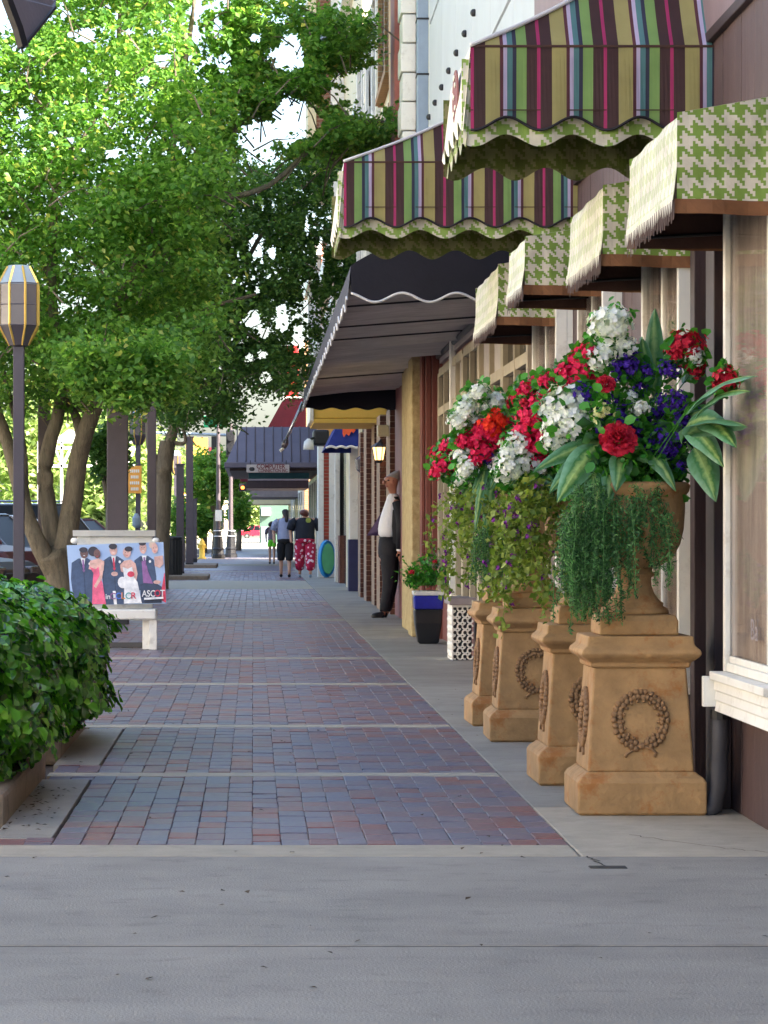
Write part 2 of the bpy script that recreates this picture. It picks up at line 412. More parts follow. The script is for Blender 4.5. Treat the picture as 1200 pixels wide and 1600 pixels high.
M['bw_x'] = brickwall_mat('brown_brick_end', C(128, 84, 62), C(112, 72, 54), C(150, 128, 108), 'XZ')
M['panel_w'] = mat('white_metal_panel', C(186, 192, 196), .5, .05, 1.5, .1, 20, stain=C(190, 188, 180), stainamt=.3)
M['steel_b'] = mat('blue_grey_metal', C(134, 150, 166), .5, .1, 3, .1)
M['orange_p'] = mat('ochre_paint', C(220, 158, 78), .6, .1, 3, .1)
M['pink_p'] = mat('faded_pink_brick', C(184, 112, 100), .75, .12, 8, .2)
M['pole'] = mat('bronze_pole_paint', C(66, 60, 70), .5, .1, 5, .1)
M['post'] = mat('brown_steel_post', C(80, 70, 74), .55, .12, 4, .2)
M['gold'] = mat('gold_trim', C(214, 178, 92), .35, .1, 3, .05, metal=.6)
M['smoke'] = mat('smoked_panel', C(86, 78, 82), .2, .1, 3, 0, spec=.8)
M['black'] = mat('black_metal', C(24, 24, 28), .45, .2, 5, .1)
M['rubber'] = mat('rubber', C(22, 22, 22), .8, .1)
M['chrome'] = mat('chrome', C(200, 200, 205), .2, .05, 3, 0, metal=1)
M['bark'] = mat('bark', C(112, 102, 86), .9, .3, 9, 1.0, 30, stretch=(3, 3, .6), stain=C(70, 62, 52), stainamt=.6)
M['car_glass'] = mat('car_glass', C(16, 20, 24), .35, .2, 2, 0, spec=.15)
M['leaf_t'] = leaf_mat('tree_leaf', C(58, 104, 42), C(118, 158, 74), .5, .5, C(176, 174, 98), tm=(2.3, 2.1, 1.3, 1))
M['leaf_d'] = leaf_mat('dark_tree_leaf', C(50, 84, 36), C(88, 122, 54), .55, .4, C(110, 132, 66))
M['leaf_f'] = leaf_mat('far_leaf', C(104, 132, 66), C(168, 184, 118), .6, .35, tm=(1.5, 1.5, 1.0, 1))
M['leaf_h'] = leaf_mat('hedge_leaf', C(18, 62, 26), C(104, 178, 40), .18, .25, C(160, 210, 70), spec=1.0)
M['soil'] = mat('soil', C(66, 52, 42), .95, .4, 20, 1, 40)
M['yellow_p'] = mat('yellow_awning', C(226, 186, 84), .6, .06, 3, .1)
M['blue_c'] = mat('blue_canvas', C(28, 48, 130), .8, .15, 5, .2)
M['orange_c'] = mat('orange_patch', C(236, 96, 52), .7, .1)
M['navy'] = mat('navy_paint', C(40, 42, 84), .5, .15)
M['seam'] = mat('grey_seam_metal', C(92, 86, 98), .45, .12, 2, .05)
M['red_p'] = mat('dark_red_paint', C(104, 16, 32), .6, .15, 2, .1)
M['teal_p'] = mat('teal_sign', C(48, 106, 116), .5, .1)
M['sign_w'] = mat('weathered_sign', C(176, 166, 158), .6, .1)
M['grey_p'] = mat('grey_fascia', C(136, 126, 128), .6, .1)
M['dgreen'] = mat('dark_green_paint', C(70, 98, 86), .7, .15)
M['orange_s'] = mat('orange_sign', C(232, 160, 60), .5, .08)
M['warm'] = mat('lit_lamp_glass', C(255, 200, 110), .3, 0, 1, 0, em=(1, .62, .22, 1), ems=.7)
M['sig'] = mat('signal_orange', C(255, 120, 40), .3, 0, 1, 0, em=(1, .25, .05, 1), ems=.8)
M['hyd'] = mat('yellow_hydrant', C(222, 186, 72), .5, .1)
M['pool'] = mat('blue_plastic', C(44, 146, 206), .35, .08)
M['poolg'] = mat('green_plastic', C(70, 150, 110), .4, .1)
M['cobalt'] = mat('cobalt_glaze', C(26, 36, 150), .15, .2, 8, .05, spec=.8)
M['blackgl'] = mat('black_glaze', C(22, 24, 28), .2, .2, 8, .05, spec=.8)
M['offwhite'] = mat('glazed_white', C(214, 214, 214), .3, .05)
M['signg'] = mat('street_sign_green', C(20, 150, 100), .4, .05)
M['fern'] = leaf_mat('fern_green', C(24, 62, 36), C(96, 150, 84), .5, .25)
M['vine'] = leaf_mat('vine_leaf', C(84, 112, 38), C(150, 164, 76), .5, .3)
M['mid'] = leaf_mat('mid_green_leaf', C(30, 84, 44), C(110, 160, 110), .45, .25)
M['small'] = leaf_mat('small_green_leaf', C(34, 100, 34), C(88, 160, 52), .4, .25)
def petal(name, a, b): return leaf_mat(name, a, b, .6, .25, spec=.2)
M['f_white'] = petal('white_petal', C(214, 214, 226), C(244, 244, 246)); M['f_pink'] = petal('pink_petal', C(206, 20, 70), C(238, 60, 112))
M['f_red'] = petal('red_petal', C(156, 18, 40), C(214, 48, 78)); M['f_purple'] = petal('purple_petal', C(54, 28, 130), C(94, 58, 186))
M['f_cream'] = petal('cream_petal', C(206, 206, 150), C(224, 222, 180)); M['f_or'] = petal('orange_red_petal', C(214, 40, 26), C(240, 70, 40))
M['f_vio'] = petal('violet_petal', C(90, 24, 110), C(140, 60, 160))
def blade_mat():
    m, n, l, b = new_mat('variegated_leaf')
    uv = n.new('ShaderNodeUVMap'); sp = n.new('ShaderNodeSeparateXYZ'); l.new(uv.outputs[0], sp.inputs[0])
    d = mathn(n, l, 'ABSOLUTE', mathn(n, l, 'SUBTRACT', sp.outputs[0], .5))
    tc = n.new('ShaderNodeTexCoord'); nz = n.new('ShaderNodeTexNoise'); nz.inputs['Scale'].default_value = 40
    l.new(tc.outputs['Object'], nz.inputs[0])
    dd = mathn(n, l, 'MULTIPLY_ADD', mathn(n, l, 'SUBTRACT', nz.outputs[0], .5), .35, d)
    oi = n.new('ShaderNodeObjectInfo')
    rp = n.new('ShaderNodeValToRGB'); e = rp.color_ramp.elements
    e[0].position = .02; e[0].color = C(170, 200, 122); e[1].position = .5; e[1].color = C(122, 172, 140)
    x = e.new(.2); x.color = C(66, 126, 66)
    l.new(dd, rp.inputs[0])
    c = mixnode(n, l, mathn(n, l, 'MULTIPLY', oi.outputs['Random'], .55), rp.outputs[0], C(52, 104, 62))
    l.new(c, b.inputs['Base Color']); b.inputs['Roughness'].default_value = .45
    t = n.new('ShaderNodeBsdfTranslucent'); l.new(c, t.inputs[0]); mx = n.new('ShaderNodeMixShader'); mx.inputs[0].default_value = .25
    l.new(b.outputs[0], mx.inputs[1]); l.new(t.outputs[0], mx.inputs[2]); l.new(mx.outputs[0], n['Material Output'].inputs[0])
    return m
M['blade'] = blade_mat()
M['skin'] = mat('skin_tone', C(190, 146, 122), .5, .08, 8, .05); M['skin2'] = mat('skin_tone_ruddy', C(172, 118, 96), .5, .1, 8, .05)
M['hair_d'] = mat('dark_hair', C(30, 22, 24), .5, .3, 20, .4, 60); M['hair_r'] = mat('auburn_hair', C(92, 44, 34), .5, .3, 20, .4, 60)
M['hair_g'] = mat('grey_hair', C(134, 126, 120), .6, .2, 20, .4, 60)
M['suit'] = mat('black_suit_cloth', C(24, 25, 34), .8, .2, 6, 1.0, 14); M['shirt'] = mat('white_shirt_cloth', C(226, 228, 236), .8, .05, 6, 1.0, 14)
M['purple_l'] = mat('purple_lining_cloth', C(62, 40, 84), .6, .15)
M['tee_g'] = mat('grey_tee_cloth', C(150, 158, 186), .85, .08, 6, 1.0, 14); M['tee_k'] = mat('black_tee_cloth', C(28, 32, 44), .85, .15, 6, 1.0, 14)
M['capri'] = mat('black_capri_cloth', C(22, 22, 26), .85, .1, 6, 1.0, 14); M['top_g'] = mat('grey_top_cloth', C(122, 108, 122), .85, .1, 6, 1.0, 14)
M['shorts'] = mat('lime_shorts_cloth', C(128, 228, 56), .8, .05, 6, 1.0, 14)
def dotted():
    m, n, l, b = new_mat('patterned_pink_cloth'); tc = n.new('ShaderNodeTexCoord')
    vo = n.new('ShaderNodeTexVoronoi'); vo.inputs['Scale'].default_value = 11; l.new(tc.outputs['Object'], vo.inputs[0])
    s = mathn(n, l, 'LESS_THAN', vo.outputs['Distance'], .33)
    l.new(mixnode(n, l, s, C(176, 24, 66), C(232, 200, 214)), b.inputs['Base Color']); b.inputs['Roughness'].default_value = .85
    return m
M['pjs'] = dotted()

# ------------------------------------------------------------------ ground, road, sidewalk
MB().box(-900, 900, -60, 2200, -.5, -.16).build('ground', M['ground'], kind='structure')
MB().box(-11.5, -3.05, -20, 150, -.155, -.13).build('road', M['asphalt'], kind='structure')
MB().box(-60, 60, 152, 300, -.155, -.02).build('cross_street', M['farroad'], kind='structure')
MB().box(-30, -11.6, -20, 150, -.155, .0).build('opposite_sidewalk', M['concrete'], kind='structure')
side = MB().box(-3.0, 1.95, -3, 150, -.155, -.035).build('sidewalk', M['joint'], kind='structure')
curb = MB().box(-3.05, -2.88, -3, 150, -.15, .0).build('curb', M['concrete_light'], side, bevel=.01)

slab_n = 0
def slab(x0, x1, y0, y1, m='concrete', z=0.0):
    g = .012 if y1 < 9.7 else .004
    B('concrete_slab', M[m], side, x0 + g, x1 - g, y0 + g, y1 - g, -.06, z, bevel=.004)
# foreground slabs
slab(-2.88, 1.95, 2.0, 5.0); slab(-2.88, 1.95, 5.0, 7.58); slab(-2.88, 1.95, 7.58, 9.66)
slab(-2.88, 1.1, 9.66, 10.0, 'concrete_light')
# strip along the shop fronts
ys = [9.66, 11.35, 13.0, 15.97, 18.0, 20.4, 24.5, 28.5, 34.4, 40, 46, 52, 60, 70, 80, 92, 104, 120, 135, 150]
for a, b in zip(ys, ys[1:]): slab(1.1, 1.95, a, b, 'concrete' if a > 10 else 'concrete_light')
bands = [(12.78, 12.96), (15.9, 16.12), (20.2, 20.45), (24.2, 24.5), (34.2, 34.9), (43, 43.4), (52, 60), (72, 73), (84, 88), (102, 104), (120, 122)]
for a, b in bands: slab(-2.88 if b > 13.5 else -.92, 1.1, a, b, 'concrete_light')
zones = []; y = 10.0
for a, b in bands: zones.append((y, a)); y = b
zones.append((y, 150))
# concrete aprons beside the planters
slab(-.93, -.71, 10.21, 12.61, 'concrete'); slab(-.93, -.71, 13.37, 15.77, 'concrete')
slab(-2.88, -1.9, 16.2, 52, 'concrete')
# the pavers, basket weave: the nearest ones are single objects, the rest one mass
def paver_mesh(w=.0985, L=.183, h=.05):
    mb = MB(); c = .0025; x, y = w / 2, L / 2
    r0 = [(-x, -y, -h), (x, -y, -h), (x, y, -h), (-x, y, -h)]; r1 = [(-x, -y, -c), (x, -y, -c), (x, y, -c), (-x, y, -c)]
    r2 = [(-x + c, -y + c, 0), (x - c, -y + c, 0), (x - c, y - c, 0), (-x + c, y - c, 0)]
    mb.loft([r0, r1, r2]); return mb
pm = paver_mesh(); pmesh = pm.mesh('brick', M['paver'])
bl = []
for (a, b) in zones:
    for ci in range(-19, 11):
        x = .049 + ci * .1
        if x + .049 > 1.1: continue
        if a < 16 and x < -.9: continue
        if a >= 16 and x < -1.88: continue
        spans = [(a + .004, b - .004)]
        if x < -.70 and a < 16:                       # broken by the aprons beside the planters
            lo_, hi_ = (10.215, 12.605) if a < 12 else (13.375, 15.765)
            spans = [(a + .004, lo_), (hi_, b - .004)]
        for (u, v) in spans:
            yy = u - rnd.uniform(0, .03) - (.0 if ci % 4 else .08)
            while yy < v - .01:
                y0 = max(yy, u); y1 = min(yy + .2, v); yy += .2
                if y1 - y0 < .03 or y0 > 75: continue
                bl.append((x, (y0 + y1) / 2, 0, (y1 - y0) / .2))
bl.sort(key=lambda t: t[1])
mass = MB(); rings = [list(pm.v[i * 4:i * 4 + 4]) for i in range(3)]
for i, (x, yc, r, k) in enumerate(bl):
    z = rnd.uniform(-.0025, .002); jx = rnd.uniform(-.0015, .0015)
    if i < 298:
        o = from_mesh('brick', pmesh, side, (x + jx, yc, z), (rnd.uniform(-.01, .012), rnd.uniform(-.02, .02), (PI / 2 if r else 0) + rnd.uniform(-.01, .01)), (1 if not r else k, k if not r else 1, 1))
    else:
        t = rnd.uniform(-.014, .014) if yc < 40 else 0
        def tr_(p): return (x + jx + p[1], yc - p[0] * k, z + p[2] + t * p[0]) if r else (x + jx + p[0], yc + p[1] * k, z + p[2] + t * p[0])
        mass.loft([[tr_(p) for p in rg__] for rg__ in (rings if yc < 40 else (rings[0], rings[2]))], cap=True)
mass.build('bricks', M['paver'], side, kind='stuff')
MB().box(-1.88, 1.09, 75, 150, -.06, -.003).build('far_paving', M['paver'], side)
# cracks and a small flush plate
def crack(pts, w_):
    mb = MB(); n = []
    for (a, b) in zip(pts, pts[1:]):
        for i in range(12):
            t = i / 12; n.append((a[0] + (b[0] - a[0]) * t + rnd.gauss(0, .006), a[1] + (b[1] - a[1]) * t + rnd.gauss(0, .012)))
    n.append(pts[-1])
    for p, q in zip(n, n[1:]):
        mb.poly([(p[0] - w_, p[1] - w_, .0025), (q[0] - w_, q[1] - w_, .0025), (q[0] + w_, q[1] + w_, .0025), (p[0] + w_, p[1] + w_, .0025)])
    mb.build('crack', M['joint_dk'], side)
crack([(1.12, 9.62), (1.14, 9.36)], .003); crack([(1.35, 10.3), (1.6, 9.9), (1.8, 9.7)], .0018)
B('joint_strip', M['joint_dk'], side, -2.88, 1.95, 7.571, 7.589, -.02, -.002)
B('flush_plate', M['joint_dk'], side, 1.09, 1.21, 9.30, 9.36, -.01, .003, bevel=.002)
# litter: dead leaves and specks
lc = [(rnd.uniform(-1.0, 1.5), rnd.uniform(6.6, 10), .004) for _ in range(26)] + [(rnd.uniform(-1.2, 1.7), rnd.uniform(7, 20), .004) for _ in range(60)] + [(rnd.uniform(-.92, -.75), rnd.uniform(10.4, 12.3), .006) for _ in range(60)]
leaves('fallen_leaves', lc, .022, mat('dead_leaf', C(70, 56, 40), .9, .4), None, up=3, seed=3)
bpy.context.scene.objects['fallen_leaves']['label'] = 'dry leaf litter scattered on the concrete beside the hedge planters'
bpy.context.scene.objects['fallen_leaves']['category'] = 'leaf litter'

# ------------------------------------------------------------------ near brown shop with the bay windows
def board_wall(root, X, y0, y1, z0, z1, w=.145, m='brown'):
    y = y0; me = {}
    while y < y1 - .02:
        ww = min(w, y1 - y) - .006
        if y > 9.5:
            B('board', M[m], root, X - .025 - rnd.uniform(0, .003), X, y, y + ww, z0, z1, bevel=.003)
        y += w
shop = thing('brown_shop', 'dark brown board sided shop behind the flower urns at the right', 'shop', (1.9, 14, 0))
B('wall', M['brown_dk'], shop, 1.9, 12, -14, 19.0, -.1, 8.3)
board_wall(shop, 1.9, 9.6, 18.95, .0, 3.09)
B('trim_board', M['brown_dk'], shop, 1.845, 1.875, 9.6, 18.95, 3.075, 3.12, bevel=.004)
B('fascia_panel', mat('mauve_fascia', C(128, 110, 114), .6, .1, 3, .2, 30), shop, 1.852, 1.90, 9.6, 18.95, 3.123, 4.6)
B('trim_board', M['brown_dk'], shop, 1.84, 1.875, 9.6, 18.95, 4.62, 4.86, bevel=.004)
B('corner_post', M['brown_dk'], shop, 1.8, 1.87, 11.25, 11.45, .0, 2.6, bevel=.004)
B('corner_post', M['brown_dk'], shop, 1.8, 1.87, 11.75, 11.86, .0, 2.6, bevel=.004)
B('cornice', M['brown_dk'], shop, 1.75, 1.9, -14, 19, 8.1, 8.35)
def bay(root, y0, y1, z0, z1, Xf=1.772, mull=1, sill=True):
    wn_ = B('window', M['white'], root, 1.84, 1.872, y0, y1, z0, z1)          # back board of the bay
    fr = MB()
    for (a, b) in ((y0, y0 + .045), (y1 - .045, y1)): fr.box(Xf, 1.84, a, b, z0, z1)
    fr.box(Xf + .003, 1.84, y0 + .06, y1 - .06, z1 - .09, z1 - .002); fr.box(Xf + .003, 1.84, y0 + .06, y1 - .06, z0 + .002, z0 + .035)
    for k in range(mull):
        yc = y0 + (y1 - y0) * (k + 1) / (mull + 1); fr.box(Xf + .012, 1.838, yc - .022, yc + .022, z0 + .06, z1 - .09)
    fr.box(Xf + .014, Xf + .03, y0 + .06, y1 - .06, z0 + .035, z0 + .06)
    fr.build('frame', M['white'], wn_, bevel=.004)
    MB().box(Xf + .02, Xf + .024, y0 + .045, y1 - .045, z0 + .05, z1 - .09).build('pane', M['glass'], wn_)
    cu = MB(); N = int((y1 - y0 - .12) / .012); prev = None
    for i in range(N + 1):
        yy = y0 + .06 + (y1 - y0 - .12) * i / N
        x = 1.818 + .016 * math.sin(yy * 47) + .004 * math.sin(yy * 143)
        if prev: cu.poly([(prev[0], prev[1], z0 + .06), (x, yy, z0 + .06), (x, yy, z1 - .09), (prev[0], prev[1], z1 - .09)])
        prev = (x, yy)
    cu.build('curtain', M['curtain'], wn_, smooth=True)
    if sill:
        s = MB(); s.prism([(1.84, z0), (Xf - .05, z0), (Xf - .05, z0 - .03), (Xf - .03, z0 - .035), (Xf - .034, z0 - .07), (Xf - .026, z0 - .073), (Xf - .03, z0 - .108), (Xf - .022, z0 - .111), (Xf - .03, z0 - .15), (1.84, z0 - .15)], 'y', max(y0 - .08, 9.72), y1 + .01)
        s.build('sill', M['white'], wn_, bevel=.003)
        B('sill_block', M['white'], wn_, 1.70, 1.84, y1 + .012, y1 + .05, z0 - .135, z0 - .02, bevel=.003)
    return wn_
w1 = bay(shop, 9.1, 10.86, .56, 2.45, mull=1)
w2 = bay(shop, 12.0, 13.15, .56, 2.5); w3 = bay(shop, 14.6, 15.75, .56, 2.5); w4 = bay(shop, 16.85, 18.3, .56, 2.55)
text('lettering', 'Ba', .11, M['grey_p'], w1, (1.785, 10.33, .70), (R(90), 0, R(-90)), sx=1.4)
dp = thing('downspout', 'short dark grey rubber downspout under the white sill beside the front urn', 'downspout', (1.80, 11.02, 0))
MB().tube([(1.79, 11.02, .42), (1.79, 11.02, .3), (1.785, 11.03, .12), (1.77, 11.06, .03), (1.73, 11.05, .02)], [.034, .034, .034, .036, .038], 12).build('pipe', mat('grey_rubber', C(60, 60, 66), .6, .2), dp, smooth=True)
MB().tube([(1.79, 11.02, .405), (1.79, 11.02, .37)], .041, 12).build('collar', M['black'], dp)

# ------------------------------------------------------------------ small houndstooth awnings
def small_awning(Yn, Yf, Xo, zt, zb, label, zw=None):
    Xw = 1.873; zw = zw or zt + .07
    t = thing('small_awning', label, 'awning', (Xw, (Yn + Yf) / 2, zb), 'small houndstooth awnings over the shop windows')
    mb = MB(); prof = [(Xw, zw)] + [(Xo + (Xw - Xo) * (1 - s) ** 1.0, zw + (zt - zw) * s) for s in (.35, .7)] + [(Xo + .004, zt), (Xo - .008, zt - .04), (Xo - .012, (zt + zb) / 2), (Xo - .025, zb + .07)]
    N = 26; al = [0]
    for a, b in zip(prof, prof[1:]): al.append(al[-1] + math.dist(a, b))
    for i in range(N):
        ya = Yn + (Yf - Yn) * i / N; yb = Yn + (Yf - Yn) * (i + 1) / N
        for k in range(len(prof) - 1):
            f = lambda y, p: p + (.006 * math.sin(y * 17) if p > zb + .1 else .0)
            p, q = prof[k], prof[k + 1]
            mb.poly([(p[0] - .004 * math.sin(ya * 13), ya, p[1]), (q[0] - .004 * math.sin(ya * 13), ya, q[1]), (q[0] - .004 * math.sin(yb * 13), yb, q[1]), (p[0] - .004 * math.sin(yb * 13), yb, p[1])],
                    [(ya, al[k]), (ya, al[k + 1]), (yb, al[k + 1]), (yb, al[k])])
    mb.build('canopy', M['hound_lit'], t, smooth=False); mb = MB()
    # side panels
    for ys_ in (Yn, Yf):
        mb = MB()
        K = 10
        for i in range(K):
            xa = Xo - .012 + (Xw - Xo + .012) * i / K; xb = Xo - .012 + (Xw - Xo + .012) * (i + 1) / K
            top = lambda x: zt + (zw - zt) * max(0, (x - Xo) / (Xw - Xo)) - .001
            za, zb2 = top(xa), top(xb); dy = lambda x: .008 * math.sin(x * 23)
            bt = lambda x: zb + .07 - .012 * (x - Xo) / .4
            mb.poly([(xa, ys_ + dy(xa) * 0, za), (xa, ys_ + dy(xa), bt(xa)), (xb, ys_ + dy(xb), bt(xb)), (xb, ys_, zb2)],
                    [(xa, za), (xa, bt(xa)), (xb, bt(xb)), (xb, zb2)])
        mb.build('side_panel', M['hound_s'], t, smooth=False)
    li = MB(); e = .012                                                    # lining inside
    li.poly([(Xo + e, Yn + e, zt - e), (Xo + e, Yf - e, zt - e), (Xw, Yf - e, zw - e), (Xw, Yn + e, zw - e)])
    for y_, s in ((Yn + e, 1), (Yf - e, -1)): li.poly([(Xo + e, y_, zt - e), (Xw, y_, zw - e), (Xw, y_, zb + .02), (Xo + e, y_, zb + .02)])
    li.poly([(Xo + e, Yn + e, zt - e), (Xo + e, Yf - e, zt - e), (Xo, Yf - e, zb + .05), (Xo, Yn + e, zb + .05)])
    li.build('lining', M['lining'], t)
    # jagged fringe along the front, white points over brown points
    fr = MB(); y = Yn; k = 0
    while y < Yf - .01:
        w_ = rnd.uniform(.035, .055); l_ = rnd.uniform(.045, .08); x = Xo - .026
        fr.poly([(x, y, zb + .09), (x, y + w_, zb + .09), (x - .004, y + w_ * .5, zb + .07 - l_ * .7)], [(0, 0)] * 3)
        y += w_; k += 1
    fr.build('fringe', M['canvas_w'], t)
    fb = MB(); y = Yn - .01
    while y < Yf - .01:
        w_ = rnd.uniform(.035, .06); l_ = rnd.uniform(.05, .09); x = Xo - .018
        fb.poly([(x, y, zb + .085), (x, y + w_, zb + .085), (x - .004, y + w_ * .75, zb + .05 - l_ * .8), (x - .004, y + w_ * .35, zb + .05 - l_ * .8)])
        y += w_ * .85
    fb.build('brown_fringe', M['lining'], t)
    for ys_ in (Yn, Yf):                                                   # brown band under each side panel
        tr = MB(); K = 10; s = -1 if ys_ == Yn else 1
        for i in range(K):
            xa = Xo - .02 + (Xw - Xo + .02) * i / K; xb = Xo - .02 + (Xw - Xo + .02) * (i + 1) / K
            dy = lambda x: .010 * math.sin(x * 23) + .004 * s
            bt = lambda x: zb + .072 - .012 * (x - Xo) / .4
            tr.poly([(xa, ys_ + dy(xa), bt(xa)), (xb, ys_ + dy(xb), bt(xb)), (xb, ys_ + dy(xb) * 1.6, bt(xb) - .05), (xa, ys_ + dy(xa) * 1.6, bt(xa) - .05)])
        tr.build('trim_band', M['trim'], t)
    fm = MB()
    for ys_ in (Yn + .02, Yf - .02):
        fm.tube([(Xw, ys_, zb + .08), (Xo + .012, ys_, zb + .06)], .007, 6); fm.tube([(Xo + .014, ys_, zb + .06), (Xo + .014, ys_, zt - .02), (Xw, ys_, zw - .02)], .007, 6)
    fm.build('frame', M['black'], t)
    return t
small_awning(9.9, 11.15, 1.47, 2.53, 2.16, 'nearest small green houndstooth awning, cut by the right edge of the picture')
small_awning(12.0, 13.24, 1.47, 2.53, 2.17, 'second small green houndstooth awning from the front, right behind the nearest one')
small_awning(14.7, 15.6, 1.40, 2.59, 2.27, 'third small houndstooth awning from the front, the palest and shortest')
small_awning(16.9, 18.6, 1.45, 2.65, 2.27, 'farthest small houndstooth awning, touching the black awning')

# ------------------------------------------------------------------ striped awnings with hipped ends
def wave(u, per, amp, ph=0): return amp * math.cos(2 * PI * (u / per) + ph)
def striped_awning(Y0, Y1, Xo, Xw, zt, zb, ztop, hip, m, label, per=.2866, emblem=False):
    t = thing('striped_awning', label, 'awning', (Xw, (Y0 + Y1) / 2, zb), 'large striped awnings')
    mb = MB(); N = 14
    def sag(s): return s - .10 * math.sin(PI * s)
    # near and far hips, front slope (slightly hollow cloth)
    for (ya, sgn) in ((Y0, 1), (Y1, -1)):
        for i in range(N):
            s0, s1 = i / N, (i + 1) / N
            K = 10
            for k in range(K):
                def pt(s, q):
                    xo = Xo + (Xw - Xo) * s; x = xo + (Xw - xo) * q
                    return (x, ya + sgn * hip * s, zt + (ztop - zt) * sag(s))
                q = [pt(s0, k / K), pt(s0, (k + 1) / K), pt(s1, (k + 1) / K), pt(s1, k / K)]
                mb.poly(q, [(p[0] - Xo, p[2]) for p in q])
    for i in range(N):
        s0, s1 = i / N, (i + 1) / N
        def fp(s, q):
            a = Y0 + hip * s; b = Y1 - hip * s
            return (Xo + (Xw - Xo) * s, a + (b - a) * q, zt + (ztop - zt) * sag(s))
        for k in range(8):
            q = [fp(s0, k / 8), fp(s0, (k + 1) / 8), fp(s1, (k + 1) / 8), fp(s1, k / 8)]
            mb.poly(q, [(p[1] - Y0, p[2]) for p in q])
    mb.build('canopy', M[m], t, smooth=True)
    # vertical drops with a waved edge
    pip = []; K = 60
    for ya in (Y0, Y1):
        dr = MB()
        for k in range(K):
            xa = Xo + (Xw - Xo) * k / K; xb = Xo + (Xw - Xo) * (k + 1) / K
            f = lambda x: zb - wave(x - Xo - .015, per, .027)
            dy = lambda x: .012 * math.sin((x - Xo) * 2 * PI / per) * (-1 if ya == Y0 else 1)
            q = [(xa, ya, zt), (xb, ya, zt), (xb, ya + dy(xb), f(xb)), (xa, ya + dy(xa), f(xa))]
            dr.poly(q, [(p[0] - Xo, p[2]) for p in q])
        dr.build('side_drop', M[m], t)
    fd = MB()
    for k in range(K):
        a = Y0 + (Y1 - Y0) * k / K; b = Y0 + (Y1 - Y0) * (k + 1) / K
        f = lambda y: zb - wave(y - Y0 - .015, per, .027)
        dx = lambda y: -.012 * abs(math.sin((y - Y0) * PI / per))
        q = [(Xo, a, zt), (Xo, b, zt), (Xo + dx(b) - .03, b, f(b)), (Xo + dx(a) - .03, a, f(a))]
        fd.poly(q, [(p[1], p[2]) for p in q])
    fd.build('front_drop', M['canvas_w'], t)
    # houndstooth second valance, lower and behind
    zz = zb - .065
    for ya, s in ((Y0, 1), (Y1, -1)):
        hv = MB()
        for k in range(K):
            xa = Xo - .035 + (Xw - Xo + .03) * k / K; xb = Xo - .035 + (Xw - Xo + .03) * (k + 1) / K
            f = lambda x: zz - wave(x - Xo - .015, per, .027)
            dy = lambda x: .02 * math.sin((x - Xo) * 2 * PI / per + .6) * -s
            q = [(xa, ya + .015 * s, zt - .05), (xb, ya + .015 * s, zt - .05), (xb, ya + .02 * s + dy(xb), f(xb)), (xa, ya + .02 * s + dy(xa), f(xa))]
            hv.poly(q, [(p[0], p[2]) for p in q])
        hv.build('valance', M['hound' if s == 1 else 'hound_shade'], t)  # far end takes the copy with shade in its colour
    hv = MB()
    for k in range(K):
        a = Y0 + (Y1 - Y0) * k / K; b = Y0 + (Y1 - Y0) * (k + 1) / K
        f = lambda y: zz - wave(y - Y0 - .015, per, .027)
        q = [(Xo + .012, a, zt - .05), (Xo + .012, b, zt - .05), (Xo - .02, b, f(b)), (Xo - .02, a, f(a))]
        hv.poly(q, [(p[1], p[2]) for p in q])
    hv.build('valance', M['hound'], t)
    pp = [(Xo + (Xw - Xo) * k / 80, Y0 - .008 - .012 * math.sin(((Xw - Xo) * k / 80) * 2 * PI / per), zb - wave((Xw - Xo) * k / 80 - .015, per, .027)) for k in range(81)]
    MB().tube(pp, .006, 5).build('piping', M['piping'], t, smooth=True)
    hp = [(Xo + (Xw - Xo) * s, Y0 + hip * s - .006, zt + (ztop - zt) * sag(s) + .004) for s in [i / 14 for i in range(15)]]
    MB().tube(hp, .010, 6).build('hip_piping', M['pipingw'], t, smooth=True)
    seam = MB().box(Xo, Xw, Y0 - .004, Y0 + .001, zt - .006, zt + .004); seam.box(Xo, Xw, Y0 - .003, Y0 + .001, zt - .262, zt - .258)
    seam.build('seam', M['lining'], t)
    fr = MB()
    for ya in (Y0 + .03, Y1 - .03): fr.tube([(Xw, ya, zt - .02), (Xo + .03, ya, zt - .02)], .012, 8)
    fr.tube([(Xo + .03, Y0 + .02, zt - .02), (Xo + .03, Y1 - .02, zt - .02)], .012, 8)
    fr.build('frame', M['black'], t)
    if emblem:
        em = MB(); ring = [(Xo - .022, 12.22 + .16 * math.cos(a), 2.93 + .11 * math.sin(a)) for a in [2 * PI * i / 24 for i in range(24)]]
        ring2 = [(p[0] - .006, p[1], p[2]) for p in ring]; em.loft([ring, ring2])
        e = em.build('emblem', mat('maroon_emblem', C(130, 76, 72), .7, .2, 30, .3), t)
        sw = MB()
        for q in range(7):
            a = q * 1.3; sw.ball((Xo - .031, 12.22 + .10 * math.cos(a) * (q / 7 + .3), 2.93 + .08 * math.sin(a)), (.004, .03, .012))
        sw.build('scroll', M['canvas_w'], e)
    return t
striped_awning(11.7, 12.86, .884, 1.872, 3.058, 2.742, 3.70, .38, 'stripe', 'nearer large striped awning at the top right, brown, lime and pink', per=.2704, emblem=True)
striped_awning(16.6, 17.9, .524, 1.872, 3.21, 2.86, 3.95, .4, 'stripe_r', 'farther large striped awning, above the black awning')

